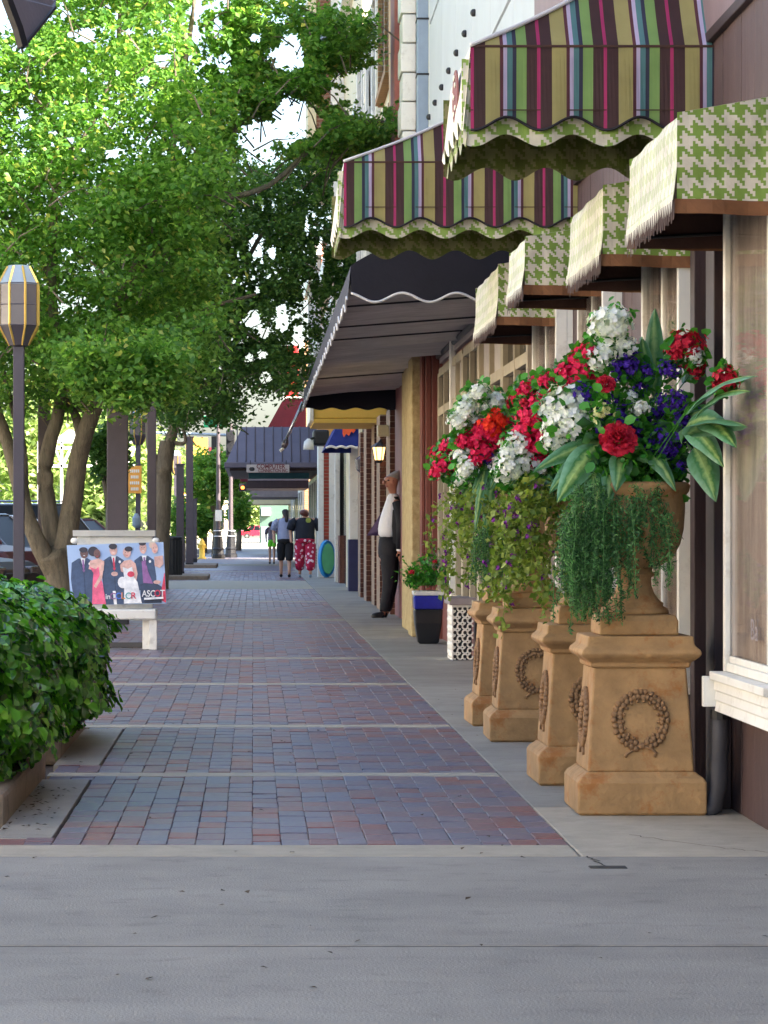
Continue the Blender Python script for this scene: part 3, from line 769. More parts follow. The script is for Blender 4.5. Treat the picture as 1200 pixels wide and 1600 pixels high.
# ------------------------------------------------------------------ shop with the black awning
shopB = thing('white_panel_shop', 'two storey shop with white riveted metal panels above a long black awning', 'shop', (1.9, 25, 0))
B('wall', M['white'], shopB, 1.93, 12, 19.02, 33.4, -.1, 8.3)
y = 19.05; 
while y < 31.0:
    for z0, z1 in ((3.2, 5.0), (5.03, 6.5), (6.53, 8.25)): B('metal_panel', M['panel_w'], shopB, 1.9, 1.93, y, min(y + 2.0, 31.1) - .02, z0, z1 - .01, bevel=.004)
    y += 2.0
st = MB().ball((0, 0, 0), (.03, .035, .035), 8, 6).mesh('stud', M['black'])
for z in (5.5,):
    for k in range(12): from_mesh('stud', st, shopB, (1.885, 19.4 + k * 1.04, z))
# street level front
B('lower_front', M['redwood'], shopB, 1.88, 1.93, 19.02, 33.4, 0, 3.2)
B('sign_board', M['grey_p'], shopB, 1.84, 1.88, 19.1, 28.4, 2.72, 3.1, bevel=.005)
for i, (a, b) in enumerate(((19.2, 21.0), (21.2, 23.2), (23.4, 25.0), (25.2, 26.6), (26.7, 28.3))):
    wd = B('shop_window', M['darkglass'], shopB, 1.865, 1.88, a, b, .5, 2.2)
    f = MB()
    for yy in (a - .09, (a + b) / 2 - .025, b): f.box(1.82, 1.88, yy, yy + (.09 if yy != (a + b) / 2 - .025 else .05), .48, 2.62)
    f.box(1.825, 1.88, a, b, 2.2, 2.28); f.box(1.825, 1.88, a, b, 2.58, 2.66); f.box(1.815, 1.88, a, b, .42, .5)
    f.build('frame', M['frame_t'], wd, bevel=.004)
    MB().box(1.86, 1.875, a, b, 2.28, 2.58).build('transom_pane', M['sign_w'] if i % 2 else M['darkglass'], wd)
# white fretwork base and its ledge
fw = B('fretwork_panel', M['black'], shopB, 1.66, 1.82, 23.96, 24.5, 0, .46, label='black panel faced with white scrollwork')
fl = MB()
for i in range(4):
    for k in range(9):
        cx, cz = 1.68 + .042 * i, .03 + .05 * k; a0 = (i + k) % 2 * PI / 2
        pts = [(cx + .022 * math.cos(a0 + t), 23.95, cz + .022 * math.sin(a0 + t)) for t in [PI * 1.6 * q / 8 for q in range(9)]]
        fl.tube(pts, .0075, 5)
fl.box(1.655, 1.665, 23.94, 24.5, 0, .46); fl.box(1.665, 1.82, 23.94, 23.955, .44, .46)
for k in range(7):
    for j in range(6):
        fl.tube([(1.655, 23.98 + .073 * k + .025 * math.cos(t), .04 + .07 * j + .025 * math.sin(t)) for t in [PI * 1.6 * q / 6 for q in range(7)]], .007, 4)
fl.build('scrollwork', M['white'], fw)
B('ledge', M['grey_p'], shopB, 1.63, 1.86, 23.9, 24.55, .46, .52, bevel=.006)
B('drain_pipe', M['white'], shopB, 1.80, 1.86, 26.35, 26.42, 0, 2.9, bevel=.01)
# red brown timber casing before the pier
for k, (a, b, y_) in enumerate(((1.68, 1.715, 28.72), (1.72, 1.775, 28.66), (1.78, 1.85, 28.6), (1.852, 1.90, 28.55))):
    B('casing_board', M['redwood'], shopB, a, b, y_, 29.02, 0, 2.95, bevel=.006)
B('casing_board', M['redwood'], shopB, 1.62, 1.68, 28.9, 29.04, .02, 2.9, bevel=.006) if False else None
pr = MB(); pr.box(1.60, 1.9, 29.05, 29.7, 0, 3.3); pr.box(1.65, 1.9, 29.7, 31.9, 0, 3.3)
pr.build('pier', M['stucco'], shopB, bevel=.015)
B('doorway', M['maroon'], shopB, 1.86, 1.93, 32.0, 33.4, 0, 3.2)

awn = thing('long_black_awning', 'long black scalloped awning with a ribbed grey underside', 'awning', (1.88, 27, 2.6))
ya, yb, xo, xw = 19.0, 36.3, .646, 1.872
def scal(u, a=.03, per=.36): return a * math.cos(2 * PI * u / per)
# top cloth
tp = MB(); zt_ = 2.83
for i in range(24):
    a = ya + (yb - ya) * i / 24; b = ya + (yb - ya) * (i + 1) / 24
    for (p, q) in (((xo, zt_), (1.0, 3.03)), ((1.0, 3.03), (1.4, 3.2)), ((1.4, 3.2), (xw, 3.36))): tp.poly([(p[0], a, p[1]), (q[0], a, q[1]), (q[0], b, q[1]), (p[0], b, p[1])])
tp.build('top_cloth', M['black_c'], awn, smooth=True)
for ye in (ya, yb):
    e = MB(); K = 48
    for k in range(K):
        xa = xo + (xw - xo) * k / K; xb = xo + (xw - xo) * (k + 1) / K
        top = lambda x: zt_ + (3.36 - zt_) * ((x - xo) / (xw - xo)) ** .85
        lo = (lambda x: 2.62 + scal(x - xo + .02)) if ye == ya else (lambda x: 2.60 - .5 * scal(x - xo + .1, per=.3))
        e.poly([(xa, ye, lo(xa)), (xb, ye, lo(xb)), (xb, ye, top(xb)), (xa, ye, top(xa))])
    e.build('end_panel', M['black_c'], awn)
vf = MB(); K = 480
for k in range(K):
    a = ya + (yb - ya) * k / K; b = ya + (yb - ya) * (k + 1) / K
    fx = lambda y: -.018 - .006 * math.sin(y * 2 * PI / .9)
    vf.poly([(xo, a, zt_), (xo, b, zt_), (xo + fx(b), b, 2.60 + scal(b, .03, .36)), (xo + fx(a), a, 2.60 + scal(a, .03, .36))])
vf.build('front_valance', mat('grey_black_canvas', C(58, 58, 70), .8, .2), awn)
MB().tube([(xo + (xw - xo) * k / 80, ya - .008, 2.62 + scal((xw - xo) * k / 80 + .02)) for k in range(81)], .009, 5).build('piping', M['pipingw'], awn, smooth=True)
MB().tube([(xo - .018 - .006 * math.sin(y * 2 * PI / .9) - .003, y, 2.60 + scal(y, .03, .36)) for y in np.linspace(ya, yb, 480)], .007, 5).build('front_piping', M['pipingw'], awn, smooth=True)
# ribbed underside
ub = MB(); n_ = 300; pv = None
for k in range(n_ + 1):
    y = ya + .05 + (yb - ya - .1) * k / n_
    dz = (.016 if k % 2 else -.008) - (.05 if k % 37 in (5, 6) else 0) + (.022 * math.sin(y * 1.7) ** 6) + rnd.uniform(-.004, .004)
    row = [(xo + .02, y, 2.74 + dz), (1.2, y, 2.80 + dz * 1.3), (xw, y, 2.84 + dz)]
    if pv:
        for i in range(2): ub.poly([pv[i], pv[i + 1], row[i + 1], row[i]])
    pv = row
ub.build('underside', M['grey_c'], awn)
ba = MB()
for y in (20.1, 21.2, 23.4, 25.0, 28.2, 31.5): ba.tube([(xo + .03, y, 2.728), (xw, y, 2.818)], .008, 6)
ba.tube([(xw - .03, ya + .1, 2.80), (xw - .03, yb - .1, 2.80)], .03, 8)
ba.build('frame', M['black'], awn)
cr = thing('awning_crank', 'silver crank rod with a clear handle hanging from the outer corner of the black awning', 'rod', P(470, 640, 36.2))
a, b, c, d = P(473, 628, 36.2), P(448, 685, 36.2), P(443, 700, 36.2), P(437, 705, 36.2)
MB().tube([a, b], .018, 8).build('rod', M['chrome'], cr, smooth=True)
MB().tube([b, b + (c - b) * .5, c], [.022, .045, .03], 10).build('handle', M['smoke'], cr, smooth=True)
MB().tube([c, d], .02, 8).build('hook', M['white'], cr)

# upper ornaments beside the panels
dsp = thing('wall_duct', 'pale blue grey square duct on the wall beside the white panels', 'duct', (1.8, 31.2, 3.4))
B('duct', M['steel_b'], dsp, 1.78, 1.9, 31.15, 31.4, 3.4, 8.2, bevel=.01)
for z in (5.3, 6.0, 6.6, 7.3): B('strap', M['black'], dsp, 1.772, 1.905, 31.143, 31.41, z, z + .02)

# ------------------------------------------------------------------ brick fronted building with lantern
bc = thing('brick_shop', 'dark brick shop front where the man in the suit stands', 'shop', (1.8, 42, 0))
B('wall', M['bw_d'], bc, 1.9, 12, 33.42, 50, -.1, 9.2)
quo = MB()
for k in range(17): 
    z = 3.35 + k * .34; B('quoin', M['white'], bc, 1.74 - (.02 if k % 2 else 0), 1.9, 33.5, 34.2, z, z + .325, bevel=.012)
B('ochre_strip', M['orange_p'], bc, 1.76, 1.9, 36.6, 37.3, 3.2, 9.0, bevel=.01)
B('pink_strip', M['pink_p'], bc, 1.72, 1.9, 35.0, 36.0, 3.2, 9.0, bevel=.01)
B('upper_wall', M['cream'], bc, 1.86, 1.9, 37.3, 50, 3.2, 9.2)
for (a, b) in ((38.0, 41.0), (42.0, 45.5), (46.5, 49.4)):
    for z0, z1 in ((4.2, 6.6), (7.2, 9.0)):
        wd = B('upper_window', M['darkglass'], bc, 1.84, 1.86, a, b, z0, z1)
        f = MB(); f.box(1.78, 1.86, a - .12, a, z0 - .1, z1 + .1); f.box(1.78, 1.86, b, b + .12, z0 - .1, z1 + .1); f.box(1.79, 1.86, a, b, z1, z1 + .1); f.box(1.74, 1.86, a, b, z0 - .1, z0)
        f.box(1.80, 1.86, (a + b) / 2 - .05, (a + b) / 2 + .05, z0, z1)
        f.build('frame', M['bw_t'] if a < 41 else M['white'], wd, bevel=.008)
# brick piers facing the walker, laid brick by brick
bmesh_ = MB().box(-.1, .1, -.045, .0, -.033, .033).mesh('brick', M['brick_d'])
piers = [(36.6, 1.74, 1.90), (38.6, 1.70, 1.86), (40.8, 1.72, 1.88), (43.2, 1.70, 1.87), (45.6, 1.70, 1.87)]
for (yp, x0, x1) in piers:
    p_ = B('brick_pier', M['mortar'], bc, x0 + .004, x1 + .1, yp, yp + 1.1, 0, 2.62)
    nc = 34
    for k in range(nc):
        z = .04 + k * .0765
        xs = [(x0, x0 + .105), (x0 + .113, x1)] if k % 2 else [(x0, x0 + .06), (x0 + .068, x1)]
        for (a, b) in xs:
            o = from_mesh('brick', bmesh_, p_, ((a + b) / 2, yp, z), (0, 0, 0), ((b - a) / .2, 1, 1))
B('lintel', M['cream'], bc, 1.60, 1.9, 36.9, 37.2, 2.28, 2.42, bevel=.01)
B('door_recess', M['maroon'], bc, 1.80, 1.9, 34.3, 36.5, 0, 2.9)
ln = thing('wall_lantern', 'lit black wall lantern on the brick beside the man', 'lantern', P(592, 705, 38.4))
c = P(592, 706, 38.3)
MB().tube([(1.74, 38.5, c.z + .10), (c.x + .03, 38.35, c.z + .16), (c.x, 38.3, c.z + .13)], .012, 6).build('bracket', M['black'], ln)
MB().lathe([(.02, .13), (.11, .07), (.12, .06)], c, 6).build('cap', M['black'], ln)
MB().lathe([(.055, -.11), (.085, .06)], c, 6).build('glass', M['warm'], ln)
cg = MB()
for q in range(6):
    a = 2 * PI * q / 6; cg.tube([(c.x + .058 * math.cos(a), c.y + .058 * math.sin(a), c.z - .11), (c.x + .09 * math.cos(a), c.y + .09 * math.sin(a), c.z + .06)], .007, 4)
cg.lathe([(.03, -.15), (.06, -.11)], c, 6); cg.build('cage', M['black'], ln)
ln2 = thing('wall_light', 'small unlit white wall light left of the black lantern', 'lantern', P(566, 724, 46))
c = P(566, 724, 45.9); MB().lathe([(.03, -.16), (.1, -.1), (.12, .06), (.05, .12)], c, 8).build('shade', M['smoke'], ln2); MB().tube([c + Vector((0, 0, .1)), c + Vector((.2, .1, .16))], .02, 6).build('bracket', M['white'], ln2)
# plain yellow box awning
ya_ = thing('yellow_awning', 'flat yellow box awning beneath the far end of the black awning', 'awning', P(550, 660, 40))
a, b = P(490, 637, 40), P(614, 654, 40)
MB().box(a.x, 1.86, 40, 42.5, b.z, a.z + .2).build('box', M['yellow_p'], ya_, bevel=.02)
MB().box(a.x - .05, a.x - .003, 39.98, 42.5, b.z - .03, a.z + .22).build('end_rail', M['white'], ya_)
MB().box(a.x, 1.86, 39.985, 42.5, b.z - .06, b.z - .003).build('lower_rail', M['yellow_p'], ya_)
# blue awning
bl_ = thing('blue_awning', 'blue awning with a ragged orange patch above the cream door', 'awning', P(535, 700, 44))
A_ = [P(510, 699, 46.5), P(560, 699, 46.5), P(560, 645, 46.5), P(527, 664, 46.5)]
f = MB(); f.poly(A_); f.poly([p + Vector((0, 3.5, 0)) for p in A_][::-1]); f.poly([A_[0], A_[3], A_[3] + Vector((0, 3.5, 0)), A_[0] + Vector((0, 3.5, 0))]); f.poly([A_[3], A_[2], A_[2] + Vector((0, 3.5, 0)), A_[3] + Vector((0, 3.5, 0))])
f.build('cloth', M['blue_c'], bl_)
op = MB(); pts = [P(535, 661, 46.45), P(555, 660, 46.45), P(555, 673, 46.45), P(552, 677, 46.45), P(549, 674, 46.45), P(545, 681, 46.45), P(541, 678, 46.45), P(537, 683, 46.45), P(535, 678, 46.45)]
op.poly(pts[::-1]); op.build('orange_patch', M['orange_c'], bl_)
tb = MB().tube([P(509 + i * 2, 700 - 2.5 * abs(math.sin(i * .4)), 46.45) for i in range(26)], .02, 5); tb.build('white_edge', M['white'], bl_)

# ------------------------------------------------------------------ cream shop and onwards
def shopfront(name, label, y0, y1, H, m, X=1.9, wins=2, storey=(4.4, 6.6), fr='white'):
    t = thing(name, label, 'shop', (X, (y0 + y1) / 2, 0)); B('wall', M[m], t, X, 12, y0, y1, -.1, H)
    B('cornice', M[fr], t, X - .2, X, y0, y1, H - .3, H + .05)
    L = (y1 - y0) / wins
    for z0 in storey:
        if z0 + 2 > H: continue
        for k in range(wins):
            a = y0 + L * (k + .2); b = y0 + L * (k + .8)
            wd = B('window', M['darkglass'], t, X - .03, X, a, b, z0, z0 + 1.9)
            f = MB(); f.box(X - .08, X, a - .1, a, z0, z0 + 1.9); f.box(X - .08, X, b, b + .1, z0, z0 + 1.9); f.box(X - .1, X, a - .1, b + .1, z0 + 1.9, z0 + 2.05); f.box(X - .14, X, a - .1, b + .1, z0 - .1, z0)
            f.build('frame', M[fr], wd)
    wd = B('shop_window', M['darkglass'], t, X - .03, X, y0 + L * .2, y1 - L * .2, .6, 2.5)
    f = MB(); 
    for k in range(5):
        yy = y0 + L * .2 + (y1 - y0 - L * .4) * k / 4; f.box(X - .07, X, yy - .05, yy + .05, .5, 2.6)
    f.box(X - .06, X, y0 + L * .2, y1 - L * .2, 2.5, 2.62); f.build('frame', M[fr], wd)
    return t
cs = shopfront('cream_shop', 'narrow cream shop with a white framed door beyond the dark brick', 50.05, 63.5, 11.5, 'cream', wins=3)
B('door', M['cream'], cs, 1.74, 1.9, 51.6, 53.8, 0, 2.5, bevel=.01); B('door_frame', M['white'], cs, 1.68, 1.9, 49.4 + .7, 50.5, .9, 2.5, bevel=.01)
B('navy_base', M['navy'], cs, 1.66, 1.9, 50.08, 50.55, 0, .9, bevel=.01)
B('glass_door', M['darkglass'], cs, 1.80, 1.9, 54.5, 57, 0, 2.6); B('stone_base', M['brick_d'], cs, 1.72, 1.9, 57.2, 58.2, 0, .95)
B('white_jamb', M['white'], cs, 1.66, 1.76, 58.2, 58.5, 0, 2.7, bevel=.01); B('dark_gap', M['black'], cs, 1.76, 1.9, 58.3, 58.6, .8, 2.7)
pl = thing('brick_pilaster', 'white pilaster with a strip of red brick beside the blue pool', 'pilaster', (1.6, 64, 0))
B('white_side', M['white'], pl, 1.45, 1.575, 64, 65, 0, 3.0, bevel=.01); B('white_side', M['white'], pl, 1.69, 1.9, 64, 65, 0, 3.0, bevel=.01); B('mortar', M['mortar'], pl, 1.575, 1.69, 64.03, 65, .0, 3.0)
rb = MB().box(-.055, .055, -.03, 0, -.03, .03).mesh('brick', M['brick_r'])
for k in range(38): from_mesh('brick', rb, pl, (1.633, 64.03, .04 + k * .077))
pl2 = B('cap', M['orange_p'], pl, 1.44, 1.9, 63.9, 65, 3.0, 3.5)
shopfront('tan_shop', 'tan brick shop beyond the white pilaster', 65.1, 80, 7.6, 'bw_t', wins=3)
shopfront('red_brick_shop', 'red brick shop behind the grey standing seam canopy', 80.05, 96, 9, 'bw_r', wins=3)
shopfront('far_tan_shop', 'farthest tan shop past the sunny alley', 106, 128, 8, 'bw_t', wins=4)
shopfront('end_shop', 'last pale shop before the cross street', 128.05, 150, 7, 'cream', wins=4)
# tall brick oriel high on the row
tw = thing('brick_oriel', 'tall brown brick oriel high above the shops, half hidden by leaves', 'oriel', (1.5, 60, 8.5))
B('brickwork', M['bw_x'], tw, 1.32, 1.9, 60.0, 62.5, 8.6, 15, bevel=.01)
B('stone_edge', M['cream'], tw, 1.14, 1.32, 59.96, 62.5, 8.4, 15, bevel=.01); B('stone_edge', M['white'], tw, 1.62, 1.9, 59.9, 59.99, 6.5, 13.6, bevel=.01)
B('band', M['steel_b'], tw, 1.3, 1.8, 59.88, 59.955, 11.0, 11.35, bevel=.01)
B('corbel', M['cream'], tw, 1.25, 1.9, 59.94, 62.5, 8.1, 8.4, bevel=.01)
bu = thing('upper_block', 'pale upper storeys of the building above the cream shop', 'building', (1.9, 56, 11.5))
B('wall', M['cream'], bu, 1.92, 12, 50.1, 63, 11.6, 16)

# pool leaning on the wall
po = thing('paddling_pool', 'blue plastic paddling pool leaning on the white pilaster', 'pool', (1.62, 66, 0))
rg_ = MB(); th = R(78); cc = Vector((1.62, 63.6, .42))
def dsk(r, off, n=28):
    return [cc + Vector((math.cos(a) * r * .42 + off * .8, math.cos(a) * r * .25 - off * .9, math.sin(a) * r)) for a in [2 * PI * i / n for i in range(n)]]
rg_.loft([dsk(.40, .05), dsk(.42, 0), dsk(.41, -.02), dsk(.35, -.01), dsk(.33, .04)], cap=False); rg_.build('rim', M['pool'], po, smooth=True)
MB().loft([dsk(.34, .045), dsk(.32, .05)]).build('floor', M['poolg'], po)

# ------------------------------------------------------------------ grey canopy, signs and far canopies
gc = thing('seam_canopy', 'grey standing seam metal canopy over the sidewalk with a hanging shop sign', 'canopy', (1.2, 81, 3))
a, b, c, d = P(353, 722, 81), P(497, 722, 81), P(497, 668, 83), P(378, 668, 83)
xl = a.x; xt = d.x; z0, z1 = a.z, d.z
cv = MB(); cv.poly([(xl, 81, z0), (1.9, 81, z0), (1.9, 82.6, z1), (xt, 82.6, z1)]); cv.poly([(xl, 81, z0), (xt, 82.6, z1), (xt, 93.4, z1), (xl, 95, z0)]); cv.poly([(xt, 82.6, z1), (1.9, 82.6, z1), (1.9, 93.4, z1), (xt, 93.4, z1)])
cv.poly([(xl, 95, z0), (xt, 93.4, z1), (1.9, 93.4, z1), (1.9, 95, z0)])
cv.build('roof', M['seam'], gc)
for k in range(10):
    x = -.45 + k * .255; MB().tube([(x, 80.99, z0 + .02), (x, 82.59, z1 + .01)], .018, 4).build('seam', M['post'], gc)
B('fascia', M['seam'], gc, xl - .05, 1.9, 80.9, 95.1, z0 - .16, z0 - .003, bevel=.02)
B('soffit', M['brown_dk'], gc, xl + .1, 1.9, 81.2, 95, z0 - .24, z0 - .165)
def sign(name, label, px0, py0, px1, py1, Y, m, th=.12, cat='sign'):
    a, b = P(px0, py1, Y), P(px1, py0, Y); t = thing(name, label, cat, ((a.x + b.x) / 2, Y, a.z)); B('board', M[m], t, a.x, b.x, Y, Y + th, a.z, b.z, bevel=.01); return t, a, b
s1, a, b = sign('hanging_sign', 'pale hanging shop sign with maroon lettering under the grey canopy', 385, 726, 452, 738.5, 80.8, 'sign_w')
mar = mat('maroon_letters', C(110, 44, 48), .6, .05)
text('lettering', 'COMPUTER', .17, mar, s1, (a.x + .28, 80.79, a.z + .118), (R(90), 0, 0), sx=.9, bold=.004)
text('lettering', 'CONNECTION INC.', .13, mar, s1, (a.x + .33, 80.79, a.z + .015), (R(90), 0, 0), sx=.72, bold=.003)
MB().ball((a.x + .15, 80.79, a.z + .1), (.08, .01, .06)).build('emblem', M['black'], s1)
for x in (a.x + .1, b.x - .1): B('hanger', M['black'], s1, x, x + .02, 80.84, 80.86, b.z, b.z + .12)
sign('teal_sign', 'teal sign board hanging behind the pale shop sign', 388, 739, 483, 748, 84, 'teal_p')
def canopy(label, px0, py0, px1, py1, Y, L, m):
    a, b = P(px0, py1, Y), P(px1, py0, Y); t = thing('flat_canopy', label, 'canopy', (a.x, Y, a.z), 'flat canopies over the far sidewalk')
    B('slab', M[m], t, a.x, 1.89, Y, Y + L, a.z, b.z, bevel=.02); B('edge_trim', M['white'] if m != 'brown_dk' else M['grey_p'], t, a.x - .03, 1.89, Y - .03, Y - .003, b.z - .04, b.z + .02)
    for k in range(2): B('tie_rod', M['black'], t, a.x + .3, a.x + .33, Y + L * (k + .2), Y + L * (k + .2) + .03, b.z, b.z + .4)
canopy('dark flat canopy, the nearest behind the grey seam canopy', 384, 749, 484, 763, 97.5, 6, 'brown_dk')
canopy('mauve grey flat canopy in the middle of the far row', 390, 764, 468, 777, 118, 10, 'grey_p')
canopy('wide pale flat canopy, lowest of the far row', 363, 779, 452, 788, 143, 7, 'cream')
ra = thing('red_awning', 'dark red peaked awning above the grey canopy', 'awning', P(440, 668, 100))
q = [P(418, 668, 99), P(478, 668, 99), P(478, 622, 99), P(446, 622, 99), P(440, 628, 99)]
f = MB(); f.loft([[p for p in q], [p + Vector((0, 3, 0)) for p in q]]); f.build('cloth', M['red_p'], ra)
rs = thing('red_upright_sign', 'tall red upright sign behind the leaves above the red awning', 'sign', P(458, 620, 104)); a, b = P(447, 620, 104), P(466, 540, 104)
B('board', mat('bright_red_sign', C(206, 42, 40), .5, .1), rs, a.x, b.x, 104, 104.3, a.z, b.z, bevel=.02); B('base', M['white'], rs, a.x - .1, b.x + .1, 103.95, 104.35, a.z - .5, a.z)
sign('small_red_sign', 'small dark red sign hanging outside the far canopies', 375, 738, 387, 753, 96, 'red_p')
vt = thing('wall_vent', 'dark shop lamp with a white hood on the wall beside the grey canopy', 'lamp', P(485, 690, 62)); c = P(482, 694, 62)
MB().lathe([(.12, -.12), (.1, .05), (.03, .12)], c, 10).build('hood', M['white'], vt, smooth=True); MB().tube([c + Vector((0, 0, .1)), c + Vector((.3, .3, .2))], .03, 6).build('arm', M['black'], vt)
MB().box(c.x + .1, c.x + .45, 62.1, 63, c.z - .02, c.z + .32).build('housing', M['black'], vt, bevel=.05)

# ------------------------------------------------------------------ pedestals and urns
def sqring(h, z, n=4): return [(-h, -h, z), (h, -h, z), (h, h, z), (-h, h, z)]
def make_pedestal():
    t = thing('pedestal', '', 'pedestal', (0, 0, 0), 'terracotta pedestals along the shop front')
    MB().loft([sqring(.240, 0), sqring(.247, .012), sqring(.247, .125), sqring(.237, .142), sqring(.215, .158), sqring(.21, .165)]).build('base', M['terra'], t, bevel=.008, seg=3)
    MB().loft([sqring(.205, .163), sqring(.178, .566)]).build('body', M['terra'], t, bevel=.01, seg=3)
    MB().loft([sqring(.184, .562), sqring(.192, .567), sqring(.192, .582), sqring(.200, .587), sqring(.222, .604), sqring(.232, .617), sqring(.226, .632), sqring(.206, .65), sqring(.202, .685)]).build('cornice', M['terra'], t, bevel=.006, seg=3)
    MB().loft([sqring(.152, .686), sqring(.152, .74), sqring(.142, .765)]).build('top_block', M['terra'], t, bevel=.008, seg=3)
    # wreaths on the two visible faces
    def wreath(side):
        mb = MB(); rr = random.Random(5)
        def put(u, z, ru, rz):
            d = .205 - (z - .163) / .403 * .027
            if side == 0: mb.ball((u, -d - .004, z), (ru, .012, rz), 6, 5)
            else: mb.ball((-d - .004, u, z), (.012, ru, rz), 6, 5)
        zc = .362
        for k in range(30):
            a = -PI / 2 + .28 + (2 * PI - .56) * k / 29
            for j, rad in enumerate((.083, .101)):
                aa = a + j * .1; put(rad * math.cos(aa) + rr.uniform(-.003, .003), zc + rad * 1.07 * math.sin(aa) + rr.uniform(-.003, .003), rr.uniform(.010, .0145), rr.uniform(.010, .015))
        for k in range(16):
            a = -PI / 2 + .4 + (2 * PI - .8) * k / 15; put(.068 * math.cos(a), zc + .075 * math.sin(a), .007, .008)
        put(0, zc - .098, .020, .014)
        def rib(pts):
            w_ = []
            for u, z in pts:
                d = .205 - (z - .163) / .403 * .027 + .004; w_.append((u, -d, z) if side == 0 else (-d, u, z))
            mb.tube(w_, .006, 5)
        rib([(.01, zc - .10), (.04, zc - .108), (.058, zc - .125), (.05, zc - .14)]); rib([(-.01, zc - .10), (-.03, zc - .112), (-.055, zc - .13), (-.06, zc - .142)])
        return mb.build('wreath', M['terra_w'], t, smooth=True)
    wreath(0); wreath(1)
    return t
def make_urn():
    t = thing('urn', '', 'urn', (0, 0, .766), 'terracotta urns on the pedestals')
    z = .766
    MB().lathe([(.134, z), (.134, z + .012), (.128, z + .022), (.112, z + .03), (.114, z + .042), (.096, z + .055), (.078, z + .08), (.068, z + .11), (.066, z + .14), (.078, z + .148), (.080, z + .158), (.07, z + .166), (.07, z + .178)], (0, 0, 0), 32).build('foot', M['terra'], t, smooth=True)
    pr_ = [(.07, z + .178), (.11, z + .19), (.15, z + .22), (.178, z + .27), (.192, z + .33), (.197, z + .40), (.198, z + .46), (.212, z + .475), (.218, z + .50), (.206, z + .512), (.19, z + .505), (.185, z + .44), (.15, z + .42)]
    MB().lathe(pr_, (0, 0, 0), 36).build('bowl', M['terra'], t, smooth=True)
    MB().lathe([(.183, z + .42), (.183, z + .455)], (0, 0, 0), 20).build('soil', M['soil'], t)
    return t
ped_pos = [(1.489, 11.25), (1.463, 12.53), (1.465, 15.03), (1.457, 16.22)]
ped0 = make_pedestal(); urn0 = make_urn()
pl_lab = ['front terracotta pedestal at the right with its whole wreath in view', 'second terracotta pedestal, partly hidden by the front one',
          'third terracotta pedestal, its wreath half hidden', 'rearmost terracotta pedestal, mostly hidden by the third']
ul_lab = ['front terracotta urn, its bowl showing right of the hanging fern', 'second terracotta urn, hidden under the leafy flowers behind the front urn',
          'third terracotta urn under yellow green trailing vines', 'rearmost terracotta urn under the leftmost pink flowers']
for i, (x, y) in enumerate(ped_pos):
    p = ped0 if i == 0 else copy_tree(ped0); u = urn0 if i == 0 else copy_tree(urn0)
    p.location = (x, y, 0); p['label'] = pl_lab[i]
    u.location = (x, y, .766); u['label'] = ul_lab[i]
    p.rotation_euler.z = [0, .01, -.01, .015][i]

# ------------------------------------------------------------------ flowers
def cluster_mesh(name, m, n=46, petals=4, seed=1, size=.26, flat=.85):
    """a round head of little four or five petalled flowers, radius 1"""
    rr = random.Random(seed); mb = MB()
    for k in range(n):
        z = rr.uniform(-.75, 1); a = rr.uniform(0, 2 * PI); q = math.sqrt(1 - min(1, z * z)); rad = rr.uniform(.55, 1.22) * (1 + .18 * math.sin(3 * a + seed) * q)
        nrm = Vector((q * math.cos(a), q * math.sin(a), z)); c = nrm * rad; c.z *= flat
        nrm = (nrm + Vector((rr.uniform(-.4, .4), rr.uniform(-.4, .4), rr.uniform(-.3, .4)))).normalized()
        t = nrm.orthogonal().normalized(); b = nrm.cross(t); a0 = rr.uniform(0, 2)
        for p in range(petals):
            an = a0 + 2 * PI * p / petals; d = t * math.cos(an) + b * math.sin(an); e = nrm.cross(d); s = size * rr.uniform(.8, 1.2)
            mb.poly([c, c + d * s * .6 + e * s * .5 + nrm * s * .1, c + d * s * 1.1 + nrm * s * .3, c + d * s * .6 - e * s * .5 + nrm * s * .1])
    return mb.mesh(name, m)
def rose_mesh(name, m, seed=2):
    rr = random.Random(seed); mb = MB(); c0 = Vector((0, 0, 0))
    for ring, (n, rad, h, tilt) in enumerate(((3, .22, .8, .2), (4, .38, .75, .35), (5, .58, .6, .55), (6, .8, .42, .85), (7, 1.0, .2, 1.1))):
        for k in range(n):
            a = 2 * PI * k / n + ring * .5 + rr.uniform(-.15, .15); d = Vector((math.cos(a), math.sin(a), 0)); e = Vector((-d.y, d.x, 0)); up = Vector((0, 0, 1)); wd = rad * .8 + .12
            P0 = d * rad * .3; rows = []
            for j in range(4):
                s = j / 3; cc = P0 + d * rad * .7 * math.sin(s * tilt * 1.2) + up * h * math.sin(s * 1.5) - up * (.25 * ring / 4 * s); ww = wd * math.sin(.35 + s * 2.1) * .55
                wv = up * .09 * math.sin(k * 2.1 + j * 1.7) + d * .07 * math.sin(k + j * 2.3); rows.append([cc - e * ww + up * .10 + wv, cc - e * ww * .5 - wv, cc + d * .06 * rad, cc + e * ww * .5 + wv, cc + e * ww + up * .10 - wv])
            for j in range(3):
                for i in range(4): mb.poly([rows[j][i], rows[j][i + 1], rows[j + 1][i + 1], rows[j + 1][i]])
    return mb.mesh(name, m, smooth=True)
